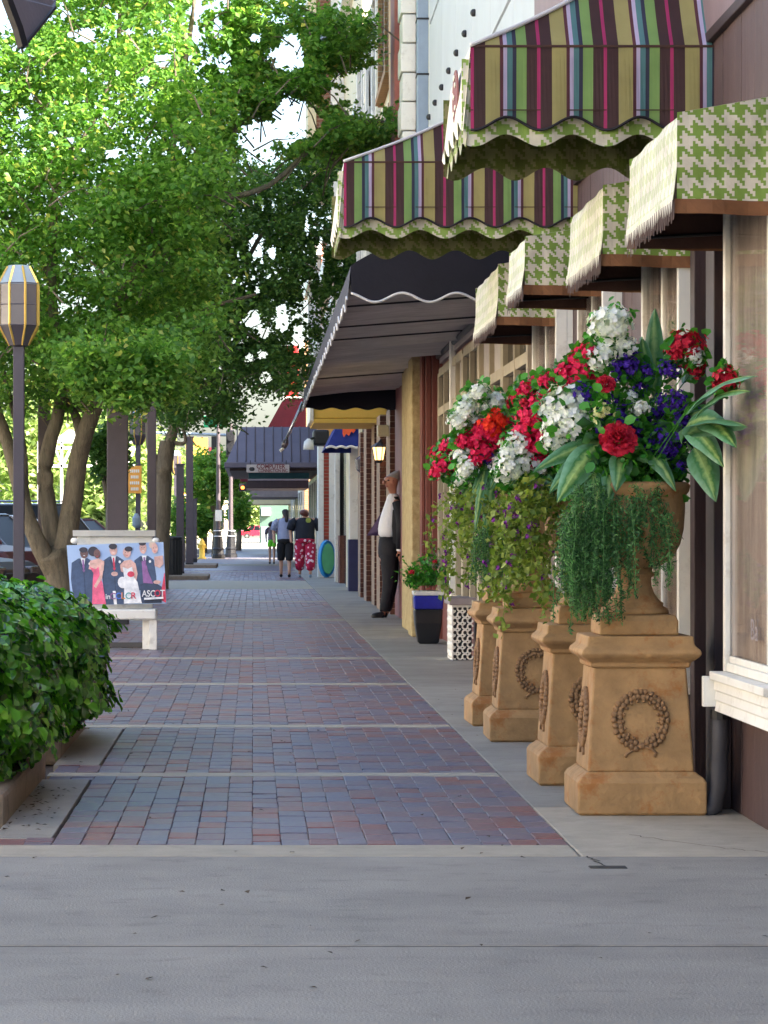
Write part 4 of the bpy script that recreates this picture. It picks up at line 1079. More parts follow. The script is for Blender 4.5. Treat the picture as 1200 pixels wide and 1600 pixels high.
FL = {'w': [cluster_mesh('flower_head', M['f_white'], 100, 5, seed=s, size=.25) for s in (1, 2)], 'p': [cluster_mesh('flower_head', M['f_pink'], 90, 5, s, .25) for s in (3, 4)],
      'r': [cluster_mesh('flower_head', M['f_red'], 90, 5, s, .25) for s in (5,)], 'u': [cluster_mesh('flower_head', M['f_purple'], 90, 5, s, .2) for s in (6, 7)],
      'c': [cluster_mesh('flower_head', M['f_cream'], 30, 4, 8, .26)], 'o': [cluster_mesh('flower_head', M['f_or'], 60, 5, 9, .25)],
      'R': [rose_mesh('flower_head', M['f_red'])], 'v': [cluster_mesh('flower_head', M['f_vio'], 8, 5, 11, .5)]}
def blade(parent, base, tip, width, bulge=.05, curl=.0, face=None, wavy=0.0):
    base, tip = Vector(base), Vector(tip); ax = tip - base; L = ax.length; ax.normalize()
    f = Vector(face or (rnd.uniform(-.3, .3), -1, rnd.uniform(0, .5))); f = (f - ax * f.dot(ax)).normalized(); sd = ax.cross(f)
    mb = MB(); n = 12; rows = []
    for i in range(n + 1):
        s = i / n; c = base + ax * L * s + f * bulge * 4 * s * (1 - s) + Vector((0, 0, curl * 4 * s * (1 - s)))
        w_ = width * (math.sin(PI * min(1, s ** .8 * .97 + .03)) ** .85) * .5 + .002; wv = wavy * math.sin(s * 17)
        rows.append([c - sd * w_ - f * w_ * .35 + f * wv, c - sd * w_ * .5 - f * w_ * .05, c + f * .002, c + sd * w_ * .5 - f * w_ * .05, c + sd * w_ - f * w_ * .35 - f * wv])
    for i in range(n):
        for k in range(4):
            mb.poly([rows[i][k], rows[i][k + 1], rows[i + 1][k + 1], rows[i + 1][k]], [(k / 4, i / n), ((k + 1) / 4, i / n), ((k + 1) / 4, (i + 1) / n), (k / 4, (i + 1) / n)])
    return mb.build('leaf', M['blade'], parent, smooth=True)
def fern(parent, cx, cy, Y, starts, seed):
    """hanging strands with fine needles"""
    rr = random.Random(seed); cen = []; st = MB()
    for (px, py, l) in starts:
        p0 = P(px, py, Y + rr.uniform(-.16, .02)); n = int(l / .008); q = Vector(p0); d = Vector((rr.uniform(-.5, .3), rr.uniform(-.6, .0), -.35)); pts = [tuple(q)]
        for i in range(n):
            d = (d + Vector((rr.uniform(-.12, .12), rr.uniform(-.12, .12), -.16))).normalized(); q = q + d * .008; pts.append(tuple(q))
            w_ = .022 * (1 - .5 * i / n)
            for k in range(5): cen.append((q.x + rr.gauss(0, w_ * .6), q.y + rr.gauss(0, w_ * .6), q.z + rr.gauss(0, .006)))
        st.tube(pts[::4] + [pts[-1]], .0016, 4)
    st.build('fern_stems', M['fern'], parent)
    leaves('hanging_fern', cen, .017, M['fern'], parent, up=-.2, seed=seed, aspect=.28, fold=.1)
def vine(parent, Y, starts, seed):
    rr = random.Random(seed); cen = []; st = MB(); fl = 0
    for (px, py, l) in starts:
        q = P(px, py, Y + rr.uniform(-.2, .0)); n = int(l / .02); d = Vector((rr.uniform(-.6, .4), rr.uniform(-.4, .2), 0.1)); pts = [tuple(q)]
        for i in range(n):
            d = (d + Vector((rr.uniform(-.25, .25), rr.uniform(-.2, .2), -.22))).normalized(); q = q + d * .02; pts.append(tuple(q))
            for k in range(3): cen.append((q.x + rr.gauss(0, .018), q.y + rr.gauss(0, .018), q.z + rr.gauss(0, .014)))
            if rr.random() < .10 and fl < 60:
                fl += 1; from_mesh('flower_head', FL['v'][0], parent, q + Vector((rr.gauss(0, .02), -.03, rr.gauss(0, .02))), (rr.uniform(0, 3),) * 3, .014)
        st.tube(pts, .002, 4)
    st.build('vine_stems', M['vine'], parent); leaves('trailing_vine', cen, .032, M['vine'], parent, up=0, seed=seed, aspect=.75, lobed=False)
def arrangement(label, i, heads, blades, ferns=None, vines=None, seed=0, fill=1400):
    x, y = ped_pos[i]; Y0 = y - .02; t = thing('flower_arrangement', label, 'flowers', (x, y, 1.24), 'silk flower arrangements in the urns'); rr = random.Random(seed)
    ctr = Vector((x, y, 1.3)); cen = []; stm = MB()
    for (px, py, r, kind, *dep) in heads:
        dy = dep[0] if dep else rr.uniform(-.18, -.05)
        c = P(px, py, Y0 + dy); k = 4500 / (Y0 + dy); rad = r / k
        o = from_mesh('flower_head', rr.choice(FL[kind]), t, c, (R(-30) + rr.uniform(-.3, .3) if kind != 'R' else R(62), rr.uniform(-.3, .3), rr.uniform(0, 6)) if kind != 'R' else (R(65), rr.uniform(-.2, .2), 0), rad * (1.16 if kind != 'R' else .88))
        stm.tube([ctr + Vector((rr.uniform(-.06, .06), rr.uniform(-.06, .06), -.05)), ctr.lerp(c, .6) + Vector((0, 0, .04)), c], .0025, 4)
        for q in range(30):
            d = Vector((rr.gauss(0, 1), rr.gauss(0, .6) + .6, rr.gauss(0, 1))).normalized() * rad * rr.uniform(1.0, 1.9); cen.append(tuple(c + d))
    for k in range(fill):
        a = rr.uniform(0, 2 * PI); b = rr.uniform(-.2, 1); rad = rr.uniform(.5, 1)
        cen.append((x + .25 * rad * math.cos(a) - .04, y + .2 * rad * math.sin(a), 1.27 + .30 * rad * b))
    leaves('small_leaves', cen, .040, M['small'], t, up=.2, seed=seed, aspect=.8)
    leaves('broad_leaves', [(x - .03 + rr.uniform(-1, 1) * .24, y - .05 + rr.uniform(-1, 1) * .17, 1.29 + .22 * rr.random()) for _ in range(170)], .07, M['mid'], t, up=.1, seed=seed + 3, aspect=.55, fold=.5)
    stm.build('stems', M['small'], t)
    for (x0, y0, x1, y1, w_, *dd) in blades:
        d0 = dd[0] if dd else rr.uniform(-.2, -.1); k = 4500 / Y0
        blade(t, P(x0, y0, Y0 + d0 * .5), P(x1, y1, Y0 + d0), w_ / k, bulge=.02, curl=.02, wavy=.003, face=dd[1] if len(dd) > 1 else None)
    if ferns: fern(t, 0, 0, y - .12, ferns, seed + 5)
    if vines: vine(t, y - .1, vines, seed + 9)
    return t
r_ = random.Random(12)
heads1 = [(918, 548, 10, 'p'), (1000, 640, 12, 'w'), (1018, 655, 14, 'u'), (955, 628, 14, 'u'), (925, 655, 14, 'w'), (900, 608, 16, 'p', .05), (1060, 655, 14, 'u'), (1088, 650, 12, 'u'), (1052, 700, 12, 'u'), (860, 640, 16, 'w'), (865, 690, 14, 'w'), (985, 620, 10, 'w'), (1010, 580, 10, 'u'), (955, 508, 26, 'w'), (940, 556, 20, 'w'), (975, 545, 17, 'w'), (938, 520, 12, 'w'), (884, 632, 27, 'w'), (893, 655, 24, 'w'), (876, 668, 22, 'w'), (1086, 556, 12, 'w'),
          (972, 577, 20, 'u'), (985, 568, 14, 'u'), (912, 622, 18, 'u'), (1044, 577, 13, 'u'), (1045, 632, 22, 'u'), (1058, 625, 14, 'u'), (970, 664, 27, 'u'), (984, 676, 20, 'u'), (1030, 688, 18, 'u'), (1040, 700, 14, 'u'),
          (1075, 668, 20, 'u'), (1064, 680, 16, 'u'), (1014, 700, 13, 'u'), (1000, 606, 10, 'u'), (1062, 730, 9, 'u'),
          (946, 600, 18, 'R', -.2), (966, 686, 34, 'R', -.24), (1070, 541, 22, 'r'), (1085, 575, 14, 'r'), (1056, 548, 13, 'r'), (1133, 591, 16, 'r', -.75), (1126, 606, 11, 'r', -.72),
          (940, 642, 15, 'c', -.2), (910, 575, 22, 'p', .05), (893, 592, 20, 'p', .05), (905, 560, 14, 'p', .05), (918, 590, 12, 'p', .0), (852, 594, 10, 'p', .05)]
blades1 = [(1022, 620, 1023, 482, 30, -.05), (1012, 615, 1003, 528, 24, -.1), (1072, 648, 1183, 588, 24, -1.15, (-.2, -.6, .8)), (1085, 655, 1172, 612, 26, -1.05, (-.3, -.5, .8)), (1070, 670, 1135, 660, 34, -.6), (1075, 680, 1168, 668, 62, -1.0, (.3, -1, .2)),
           (1085, 700, 1118, 784, 44, -.4), (1072, 670, 1130, 730, 34, -.6), (1005, 705, 1056, 768, 24, -.2), (948, 690, 832, 738, 26, -.15), (935, 695, 870, 785, 44, -.22), (930, 710, 858, 770, 30, -.12),
           (928, 735, 932, 834, 34, -.22), (975, 710, 962, 768, 36, -.25), (955, 730, 948, 795, 26, -.18), (1045, 700, 1100, 640, 26, -.1), (920, 690, 905, 545, 18, .08), (1090, 660, 1150, 700, 40, -.9)]
ferns1 = [(r_.uniform(895, 985), r_.uniform(740, 810), r_.uniform(.2, .48)) for _ in range(62)] + [(r_.uniform(975, 1030), r_.uniform(750, 790), r_.uniform(.08, .24)) for _ in range(26)] + [(r_.uniform(1010, 1055), r_.uniform(790, 830), r_.uniform(.08, .32)) for _ in range(9)] + [(r_.uniform(880, 940), r_.uniform(790, 850), r_.uniform(.2, .36)) for _ in range(26)]
arrangement('largest flower arrangement at the front, red roses, purple blooms and hanging fern', 0, heads1, blades1, ferns1, None, 1)
heads2 = [(868, 690, 14, 'p'), (880, 665, 14, 'r'), (838, 735, 12, 'w'), (858, 710, 12, 'w'), (845, 720, 14, 'p'), (826, 700, 12, 'p'), (855, 672, 12, 'w'), (842, 602, 12, 'p'), (815, 680, 12, 'p'), (795, 712, 12, 'w'), (870, 620, 14, 'p'), (835, 640, 20, 'p'), (828, 668, 22, 'p'), (838, 690, 20, 'p'), (850, 655, 16, 'p'), (862, 640, 14, 'p'), (820, 650, 12, 'p'), (848, 617, 10, 'w'), (806, 698, 20, 'w'), (812, 722, 20, 'w'), (800, 730, 16, 'w'), (832, 625, 10, 'r'), (788, 742, 14, 'w'), (822, 632, 9, 'r'), (820, 610, 12, 'p'), (858, 600, 9, 'p')]
blades2 = [(860, 700, 795, 760, 20), (850, 720, 820, 800, 22), (868, 660, 868, 560, 14, .05), (905, 720, 890, 560, 16, .1), (862, 730, 850, 820, 22)]
vines2 = [(r_.uniform(800, 905), r_.uniform(745, 790), r_.uniform(.25, .62)) for _ in range(24)]
ferns2 = [(r_.uniform(880, 940), r_.uniform(820, 860), r_.uniform(.15, .3)) for _ in range(30)]
arrangement('second flower arrangement with pink clusters and yellow green vines with violet blooms', 1, heads2, blades2, ferns2, vines2, 2, 900)
heads3 = [(752, 700, 16, 'p'), (772, 675, 14, 'p'), (725, 690, 12, 'p'), (735, 625, 12, 'w'), (760, 640, 12, 'w'), (785, 690, 14, 'p'), (800, 665, 14, 'p'), (715, 660, 12, 'w'), (775, 730, 12, 'w'), (742, 690, 22, 'p'), (755, 680, 20, 'p'), (735, 705, 16, 'p'), (768, 695, 16, 'p'), (770, 663, 18, 'o', -.2), (778, 655, 12, 'o', -.2), (748, 612, 12, 'w'), (773, 626, 14, 'w'), (726, 642, 14, 'w'), (722, 715, 14, 'w'), (728, 735, 13, 'w'), (762, 715, 10, 'u'), (812, 625, 14, 'r'), (800, 640, 12, 'p'), (742, 722, 10, 'p'), (782, 720, 14, 'w'), (790, 640, 12, 'w'), (740, 660, 10, 'w')]
blades3 = [(770, 715, 735, 785, 16), (795, 720, 765, 765, 14), (770, 740, 755, 860, 16), (806, 650, 810, 585, 14, .05), (790, 690, 795, 620, 20), (760, 720, 742, 830, 12)]
vines3 = [(r_.uniform(735, 840), r_.uniform(755, 800), r_.uniform(.25, .6)) for _ in range(24)]
ferns3 = [(r_.uniform(745, 790), r_.uniform(820, 850), r_.uniform(.15, .3)) for _ in range(20)]
arrangement('third flower arrangement with an orange red bloom and pink geraniums', 2, heads3, blades3, ferns3, vines3, 3, 900)
heads4 = [(700, 700, 12, 'p'), (712, 722, 12, 'p'), (725, 700, 11, 'w'), (735, 720, 10, 'p'), (730, 745, 10, 'w'), (690, 712, 14, 'p'), (684, 735, 12, 'p'), (698, 725, 12, 'p'), (708, 740, 9, 'r'), (718, 750, 10, 'w'), (704, 690, 7, 'w'), (712, 745, 8, 'w'), (740, 700, 12, 'p'), (722, 680, 10, 'w')]
blades4 = [(735, 740, 700, 745, 10), (740, 750, 715, 800, 14)]
vines4 = [(r_.uniform(700, 770), r_.uniform(760, 800), r_.uniform(.3, .62)) for _ in range(22)]
arrangement('rearmost and leftmost flower arrangement with a few pink heads above trailing vines', 3, heads4, blades4, None, vines4, 4, 700)

# blue black glazed pot with a small plant
gp = thing('glazed_pot', 'square black glazed pot with a cobalt band beside the stucco pier', 'pot', (1.66, 27.4, 0))
def sq(h, z, cx=1.665, cy=27.4): return [(cx - h, cy - h, z), (cx + h, cy - h, z), (cx + h, cy + h, z), (cx - h, cy + h, z)]
MB().loft([sq(.085, 0), sq(.10, .02), sq(.128, .2), sq(.135, .33)]).build('body', M['blackgl'], gp, bevel=.012)
MB().loft([sq(.136, .331), sq(.14, .46)]).build('band', M['cobalt'], gp, bevel=.012); MB().loft([sq(.142, .461), sq(.148, .5), sq(.12, .505)]).build('rim', M['offwhite'], gp, bevel=.006)
pp_ = thing('potted_plant', 'leafy green plant with small dark red blooms in the glazed pot', 'plant', (1.66, 27.4, .5))
rr = random.Random(3); cen = [(1.665 + rr.gauss(0, .11), 27.4 + rr.gauss(0, .1), .56 + abs(rr.gauss(0, .11))) for _ in range(700)] + [(1.53 + rr.gauss(0, .05), 27.3 + rr.gauss(0, .05), .62 + rr.gauss(0, .05)) for _ in range(150)]
leaves('leaves', cen, .05, M['small'], pp_, seed=4, aspect=.6); from_mesh('flower_head', FL['r'][0], pp_, (1.50, 27.2, .68), (0, 0, 0), .025); from_mesh('flower_head', FL['r'][0], pp_, (1.72, 27.2, .78), (0, 0, 0), .02)
leaves('grey_foliage', [(1.72 + rr.gauss(0, .05), 27.4, .72 + abs(rr.gauss(0, .09))) for _ in range(250)], .03, mat('grey_leaf', C(130, 140, 130), .7, .2), pp_, seed=5, aspect=.3)

# ------------------------------------------------------------------ hedge planters
def planter(y0, y1, x1=-.92, lab=''):
    t = thing('planter', lab, 'planter', (-1.4, (y0 + y1) / 2, 0), 'low concrete hedge planters')
    B('front_curb', M['curb'], t, -2.4, x1, y0, y0 + .13, -.03, .12, bevel=.02); B('side_curb', M['curb'], t, x1 - .13, x1 - .001, y0 + .131, y1 - .131, -.03, .118, bevel=.02)
    B('rear_curb', M['curb'], t, -2.4, x1, y1 - .13, y1, -.03, .12, bevel=.02); B('soil', M['soil'], t, -2.4, x1 - .131, y0 + .131, y1 - .131, -.03, .07)
planter(10.66, 12.8, lab='nearest low concrete planter at the left edge under the hedge'); planter(13.7, 15.8, lab='second low concrete planter, behind the nearest one')
def hedge(label, cx, cy, hx, hy, z0, z1, N, seed, parts=0):
    t = thing('hedge', label, 'hedge', (cx, cy, 0), 'clipped glossy hedges'); rg = np.random.default_rng(seed)
    # points near the surface of a rounded block with lumps
    d = rg.normal(size=(N, 3)); d /= np.linalg.norm(d, axis=1)[:, None]
    sup = (np.abs(d) ** 3.4).sum(1) ** (-1 / 3.4); d2 = d * sup[:, None]
    lump = 1 + .05 * np.sin(d2[:, 2] * 13 + d2[:, 1] * 11) + .07 * np.sin(d2[:, 0] * 7 + seed) * np.sin(d2[:, 1] * 9) + .07 * np.sin(d2[:, 2] * 8 + d2[:, 0] * 5)
    rad = lump * (1 - np.abs(rg.normal(0, .10, N))) + rg.uniform(-.01, .04, N) + (rg.uniform(0, 1, N) < .04) * rg.uniform(0, .09, N)
    hz = (z1 - z0) / 2; c = np.array([cx, cy, z0 + hz]); pts = c + d2 * rad[:, None] * np.array([hx, hy, hz])
    nr = d * .45
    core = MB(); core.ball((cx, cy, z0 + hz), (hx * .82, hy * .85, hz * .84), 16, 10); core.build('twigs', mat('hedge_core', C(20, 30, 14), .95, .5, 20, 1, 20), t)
    st = MB()
    for k in range(40):
        a = (cx + rnd.uniform(-hx, hx) * .6, cy + rnd.uniform(-hy, hy) * .8, .07); st.tube([a, (a[0] + rnd.uniform(-.2, .2), a[1] + rnd.uniform(-.2, .2), z0 + .3)], .008, 4)
    st.build('stem', M['bark'], t)
    leaves('foliage', pts, .054, M['leaf_h'], t, up=.45, seed=seed, aspect=.8, outward=nr, fold=.45, lobed=False)
    if parts:
        lm = MB(); n = 4; rows = []
        for i in range(n + 1):
            s = i / n; w_ = .38 * math.sin(PI * min(1, s * .93 + .04)) ** .6; rows.append([(s - .5, -w_, .10 * w_ * 3 - .1 * s * s), (s - .5, 0, -.1 * s * s), (s - .5, w_, .10 * w_ * 3 - .1 * s * s)])
        for i in range(n):
            for k in range(2): lm.poly([rows[i][k], rows[i + 1][k], rows[i + 1][k + 1], rows[i][k + 1]])
        me = lm.mesh('leaf', M['leaf_h'], smooth=True); cnt = 0
        while cnt < parts:
            dd = Vector((rnd.gauss(0, 1), -abs(rnd.gauss(0, 1)), rnd.gauss(0, 1))).normalized()
            if dd.x < -.5: continue
            sp_ = (abs(dd.x) ** 3.4 + abs(dd.y) ** 3.4 + abs(dd.z) ** 3.4) ** (-1 / 3.4); p = dd * sp_
            q = Vector((cx + p.x * hx * 1.03, cy + p.y * hy * 1.03, z0 + hz + p.z * hz * 1.03))
            nn = (dd + Vector((rnd.gauss(0, .8), rnd.gauss(0, .8), rnd.uniform(-.2, 1)))).normalized(); tt = nn.cross(Vector((rnd.gauss(0, 1), rnd.gauss(0, 1), rnd.gauss(0, 1)))).normalized(); bb = nn.cross(tt)
            mt = Matrix((tt, bb, nn)).transposed(); o = from_mesh('leaf', me, t, q, mt.to_euler(), rnd.uniform(.045, .07)); cnt += 1
    return t
hedge('front clipped hedge of glossy round leaves at the left edge', -1.50, 11.8, .66, 1.02, .05, .86, 15000, 3, 298)
hedge('rear clipped hedge of glossy leaves in front of the poster bench', -1.40, 14.6, .62, 1.12, .04, .81, 15000, 8, 298)
B('tree_pit', M['soil'], side, -2.0, -.95, 26.4, 27.6, -.03, .004)

# ------------------------------------------------------------------ bench with the poster
be = thing('white_bench', 'white painted bench with a moulded back board behind the poster', 'bench', (-1.38, 26, 0)); Yb = 26.0; k = Yb / 4500
def PX(px, py, dy=0): return P(px, py, Yb + dy)
a, b = PX(60, 968), PX(244, 952); B('seat', M['white'], be, a.x, b.x, Yb - .05, Yb + .38, a.z, b.z, bevel=.015)
a, b = PX(222, 1016), PX(232, 962); B('leg', M['white'], be, a.x, b.x + .01, Yb + .06, Yb + .36, 0, a.z + .31, bevel=.006)
a, b = PX(229, 1016), PX(245, 962); B('leg', M['white'], be, a.x + .02, b.x, Yb - .02, Yb + .05, 0, b.z, bevel=.006)
a, b = PX(70, 1016), PX(88, 962); B('leg', M['white'], be, a.x, b.x, Yb - .02, Yb + .05, 0, b.z, bevel=.006); B('leg', M['white'], be, a.x, b.x, Yb + .30, Yb + .36, 0, b.z, bevel=.006)
a, b = PX(120, 960, .3), PX(238, 838, .3); B('back_board', M['white'], be, a.x, b.x, Yb + .32, Yb + .36, a.z, b.z, bevel=.006)
a, b = PX(114, 838, .3), PX(243, 829, .3)
MB().prism([(Yb + .27, a.z), (Yb + .25, a.z + .03), (Yb + .23, a.z + .055), (Yb + .40, a.z + .055), (Yb + .40, a.z)], 'x', a.x, b.x).build('top_rail', M['white'], be, bevel=.004)
for px in (116, 243): c = PX(px, 845, .25); MB().ball(c, (.035, .03, .03), 12, 8).build('knob', M['white'], be, smooth=True)
po_ = thing('poster', 'colour poster of three formally dressed couples propped on the white bench', 'poster', (-1.2, Yb + .02, .45))
c0, c1, c2, c3 = PX(111, 946), PX(260, 943), PX(255, 847, .1), PX(104, 852, .1)
M['pbg'] = mat('poster_sky', C(168, 190, 220), .35, .08, 2, 0, col2=C(146, 172, 214))
def bil(u, v, d=0):
    p = c0 * (1 - u) * (1 - v) + c1 * u * (1 - v) + c2 * u * v + c3 * (1 - u) * v
    return p + Vector((0, -.0018 * d, 0))
pb = MB(); q = [bil(0, 0), bil(1, 0), bil(1, 1), bil(0, 1)]; pb.loft([q, [p + Vector((0, .012, 0)) for p in q]]); pb.build('board', M['pbg'], po_)
def flat(name, c): return mat(name, c, .4, .28, 16, 0)
PC = {'navy': flat('print_navy', C(58, 76, 108)), 'navy2': flat('print_navy_dark', C(44, 58, 86)), 'pink': flat('print_pink', C(236, 96, 132)), 'skin': flat('print_skin', C(214, 170, 158)), 'brown': flat('print_brown', C(112, 78, 72)),
      'white': flat('print_white', C(232, 234, 240)), 'hair': flat('print_hair', C(48, 40, 50)), 'mauve': flat('print_mauve', C(142, 92, 148)), 'red': flat('print_red', C(214, 52, 82)), 'blond': flat('print_blond', C(206, 180, 160)), 'orange': flat('print_orange', C(240, 150, 80)), 'blue': flat('print_blue', C(70, 120, 220)), 'teal': flat('print_teal', C(90, 170, 170)), 'black': flat('print_black', C(20, 20, 26))}
def Q(cx, cy): return ((cx - 88) / 960.0, 1 - (cy - 262) / 590.0)     # position on the poster
def shp(name, col, pts, d):
    mb = MB(); mb.poly([bil(max(0, min(1, Q(*p)[0])), max(0, min(1, Q(*p)[1])), d) for p in pts]); return mb.build(name, PC[col], po_)
def ell(name, col, x, y, rx, ry, d): shp(name, col, [(x + rx * math.cos(t), y + ry * math.sin(t)) for t in [-2 * PI * i / 16 for i in range(16)]], d)
def suit(x, w_, top, bot, d, tie='mauve'):
    shp('printed_suit', 'navy', [(x - w_ * .35, top), (x - w_ * .9, top + 40), (x - w_ * 1.05, top + 200), (x - w_ * .95, bot), (x + w_ * .95, bot), (x + w_ * 1.0, top + 200), (x + w_ * .85, top + 40), (x + w_ * .35, top)], d)
    shp('printed_shirt', 'white', [(x - 24, top - 4), (x, top + 110), (x + 24, top - 4)], d + 1); shp('printed_tie', tie, [(x - 7, top + 12), (x - 12, top + 120), (x, top + 140), (x + 12, top + 120), (x + 7, top + 12)], d + 2)
    shp('printed_fold', 'navy2', [(x - 4, top + 110), (x - 8, bot), (x + 6, bot), (x + 4, top + 110)], d + 2); ell('printed_boutonniere', 'white', x + w_ * .5, top + 55, 12, 14, d + 3); shp('printed_lapel', 'navy2', [(x - 24, top), (x - 46, top + 40), (x - 4, top + 120)], d + 3); shp('printed_lapel', 'navy2', [(x + 24, top), (x + 4, top + 120), (x + 46, top + 40)], d + 3)
suit(240, 128, 395, 845, 1); ell('printed_face', 'brown', 255, 345, 40, 52, 4); ell('printed_hair', 'hair', 250, 312, 42, 26, 5)
suit(545, 118, 385, 850, 1, 'red'); ell('printed_face', 'skin', 548, 325, 38, 52, 4); ell('printed_hair', 'hair', 546, 288, 42, 28, 5); ell('printed_hand', 'skin', 545, 555, 34, 22, 5); shp('printed_shirt', 'white', [(515, 720), (520, 850), (550, 850), (545, 720)], 5)
suit(850, 110, 390, 720, 1, 'mauve'); shp('printed_waistcoat', 'mauve', [(822, 440), (826, 650), (925, 660), (880, 540), (865, 430)], 4); ell('printed_face', 'skin', 843, 312, 36, 56, 4); ell('printed_hair', 'hair', 840, 268, 36, 22, 5)
shp('printed_legs', 'navy2', [(795, 660), (790, 845), (1000, 845), (1010, 690), (930, 640)], 2); ell('printed_hand', 'skin', 965, 645, 38, 18, 6)
ell('printed_hair', 'hair', 348, 330, 52, 48, 5); ell('printed_face', 'brown', 385, 355, 34, 46, 6); shp('printed_shoulders', 'skin', [(310, 420), (290, 500), (390, 540), (440, 520), (450, 430), (395, 400)], 6)
shp('printed_dress', 'pink', [(300, 480), (335, 540), (320, 640), (300, 845), (440, 845), (420, 640), (400, 590), (390, 480), (360, 505)], 7); shp('printed_arm', 'skin', [(420, 440), (450, 450), (420, 590), (350, 690), (330, 670), (395, 570)], 8)
ell('printed_face', 'skin', 680, 352, 40, 50, 6); ell('printed_hair', 'hair', 700, 318, 40, 26, 7); shp('printed_shoulders', 'skin', [(650, 430), (605, 470), (610, 530), (760, 620), (775, 560), (760, 460), (715, 420)], 6)
shp('printed_dress', 'white', [(630, 490), (640, 600), (620, 845), (800, 845), (770, 640), (735, 590), (725, 490), (680, 510)], 7); ell('printed_sash', 'red', 708, 562, 36, 28, 8); ell('printed_bouquet', 'white', 620, 640, 48, 56, 9)
ell('printed_hair', 'blond', 940, 285, 36, 38, 6); ell('printed_face', 'skin', 960, 320, 32, 50, 7); shp('printed_shoulders', 'skin', [(950, 400), (950, 490), (1000, 510), (1040, 470), (1036, 390)], 6); shp('printed_dress', 'red', [(1040, 560), (1010, 700), (1000, 820), (1045, 845), (1046, 560)], 7)
for fx, fy in ((255, 345), (385, 355), (548, 328), (680, 355), (843, 315), (960, 322)):
    for dx in (-13, 13): ell('printed_eye', 'hair', fx + dx, fy - 6, 5, 3, 9)
    ell('printed_mouth', 'red' if fx in (385, 680, 960) else 'white', fx, fy + 24, 10, 3, 9)
def ptext(s, x, y, size, col, d, sx=1):
    p = bil(*Q(x, y), d); text('print_lettering', s, size, PC[col], po_, p, (R(86), 0, 0), ext=.0002, sx=sx, bold=.0012)
ptext('in', 437, 795, .065, 'white', 12)
for ch, x, c in zip('COLOR', (482, 537, 592, 636, 692), ('mauve', 'blue', 'orange', 'teal', 'red')): ptext(ch, x, 797, .08, c, 12)
ptext('Life', 330, 790, .06, 'blond', 12) if False else None
ptext('ASC', 806, 780, .082, 'white', 12, .8); ptext('O', 930, 780, .082, 'red', 12, .85); ptext('T', 988, 780, .082, 'white', 12, .85)
shp('printed_bar', 'white', [(826, 792), (826, 812), (1020, 806), (1020, 786)], 12); shp('printed_bar', 'black', [(826, 818), (826, 826), (1020, 820), (1020, 812)], 12); shp('printed_bar', 'black', [(830, 836), (830, 842), (1000, 836), (1000, 830)], 12)

# ------------------------------------------------------------------ posts, lamps, bins, hydrant, signs
def square_post(x, Y, w_, z1, label, base=True):
    t = thing('square_post', label, 'post', (x, Y, 0), 'brown steel posts along the sidewalk'); B('shaft', M['post'], t, x - w_ / 2, x + w_ / 2, Y - w_ / 2, Y + w_ / 2, 0, z1, bevel=.008)
    if base: B('foot', M['black'], t, x - w_ / 2 - .012, x + w_ / 2 + .012, Y - w_ / 2 - .02, Y + w_ / 2 + .01, 0, .13, bevel=.006)
    B('cap', M['post'], t, x - w_ / 2 - .02, x + w_ / 2 + .02, Y - w_ / 2 - .02, Y + w_ / 2 + .02, z1, z1 + .04)
square_post(-1.55, 33, .235, 3.1, 'widest brown square post, behind the white poster bench'); square_post(-1.60, 45.5, .14, 3.4, 'slim brown post right of the widest one, rising into the leaves')
square_post(-1.63, 62.5 + 2, .17, 2.5, 'brown post above the black litter bin'); square_post(-1.76, 80, .2, 3.6, 'brown post right of the black litter bin, with its foot in view')
square_post(-2.72, 37.5, .15, 4.2, 'thin dark post behind the forked tree stems'); square_post(-1.86, 92, .14, 2.0, 'short thin post near the yellow hydrant')
def make_lamp():
    t = thing('street_lamp', '', 'street lamp', (0, 0, 0), 'octagonal lantern street lamps'); zb = 3.13
    B('pole', M['pole'], t, -.06, .06, -.06, .06, 0, zb, bevel=.006)
    MB().lathe([(.07, zb - .02), (.12, zb), (.22, zb + .2), (.225, zb + .215)], (0, 0, 0), 8, rot=PI / 8).build('lower_cone', M['pole'], t)
    MB().lathe([(.225, zb + .216), (.225, zb + .67)], (0, 0, 0), 8, rot=PI / 8).build('lantern', M['smoke'], t)
    MB().lathe([(.23, zb + .671), (.225, zb + .69), (.13, zb + .87), (.12, zb + .885)], (0, 0, 0), 8, rot=PI / 8).build('roof', M['steel_b'], t)
    for q in range(8):
        a = PI / 8 + q * PI / 4; f = lambda r, z: (r * math.cos(a), r * math.sin(a), z)
        MB().tube([f(.11, zb), f(.222, zb + .2), f(.228, zb + .23), f(.228, zb + .66), f(.226, zb + .69), f(.13, zb + .87)], .014, 4).build('gold_rib', M['gold'], t)
    rg2 = MB()
    for z in (.21, .44, .675): rg2.lathe([(.229, zb + z), (.232, zb + z + .006), (.229, zb + z + .012)], (0, 0, 0), 8, rot=PI / 8)
    rg2.build('band', M['pole'], t)
    return t
lamp0 = make_lamp(); lamps = [(-2.6, 32, 'nearest octagonal street lamp at the left edge, before the trees'), (-2.79, 70, 'second octagonal street lamp, half hidden behind the widest post'), (-2.9, 108, 'third street lamp, small between the far posts'), (-2.95, 140, 'farthest street lamp near the cross street')]
for i, (x, y, l_) in enumerate(lamps):
    o = lamp0 if i == 0 else copy_tree(lamp0); o.location = (x, y, 0); o['label'] = l_
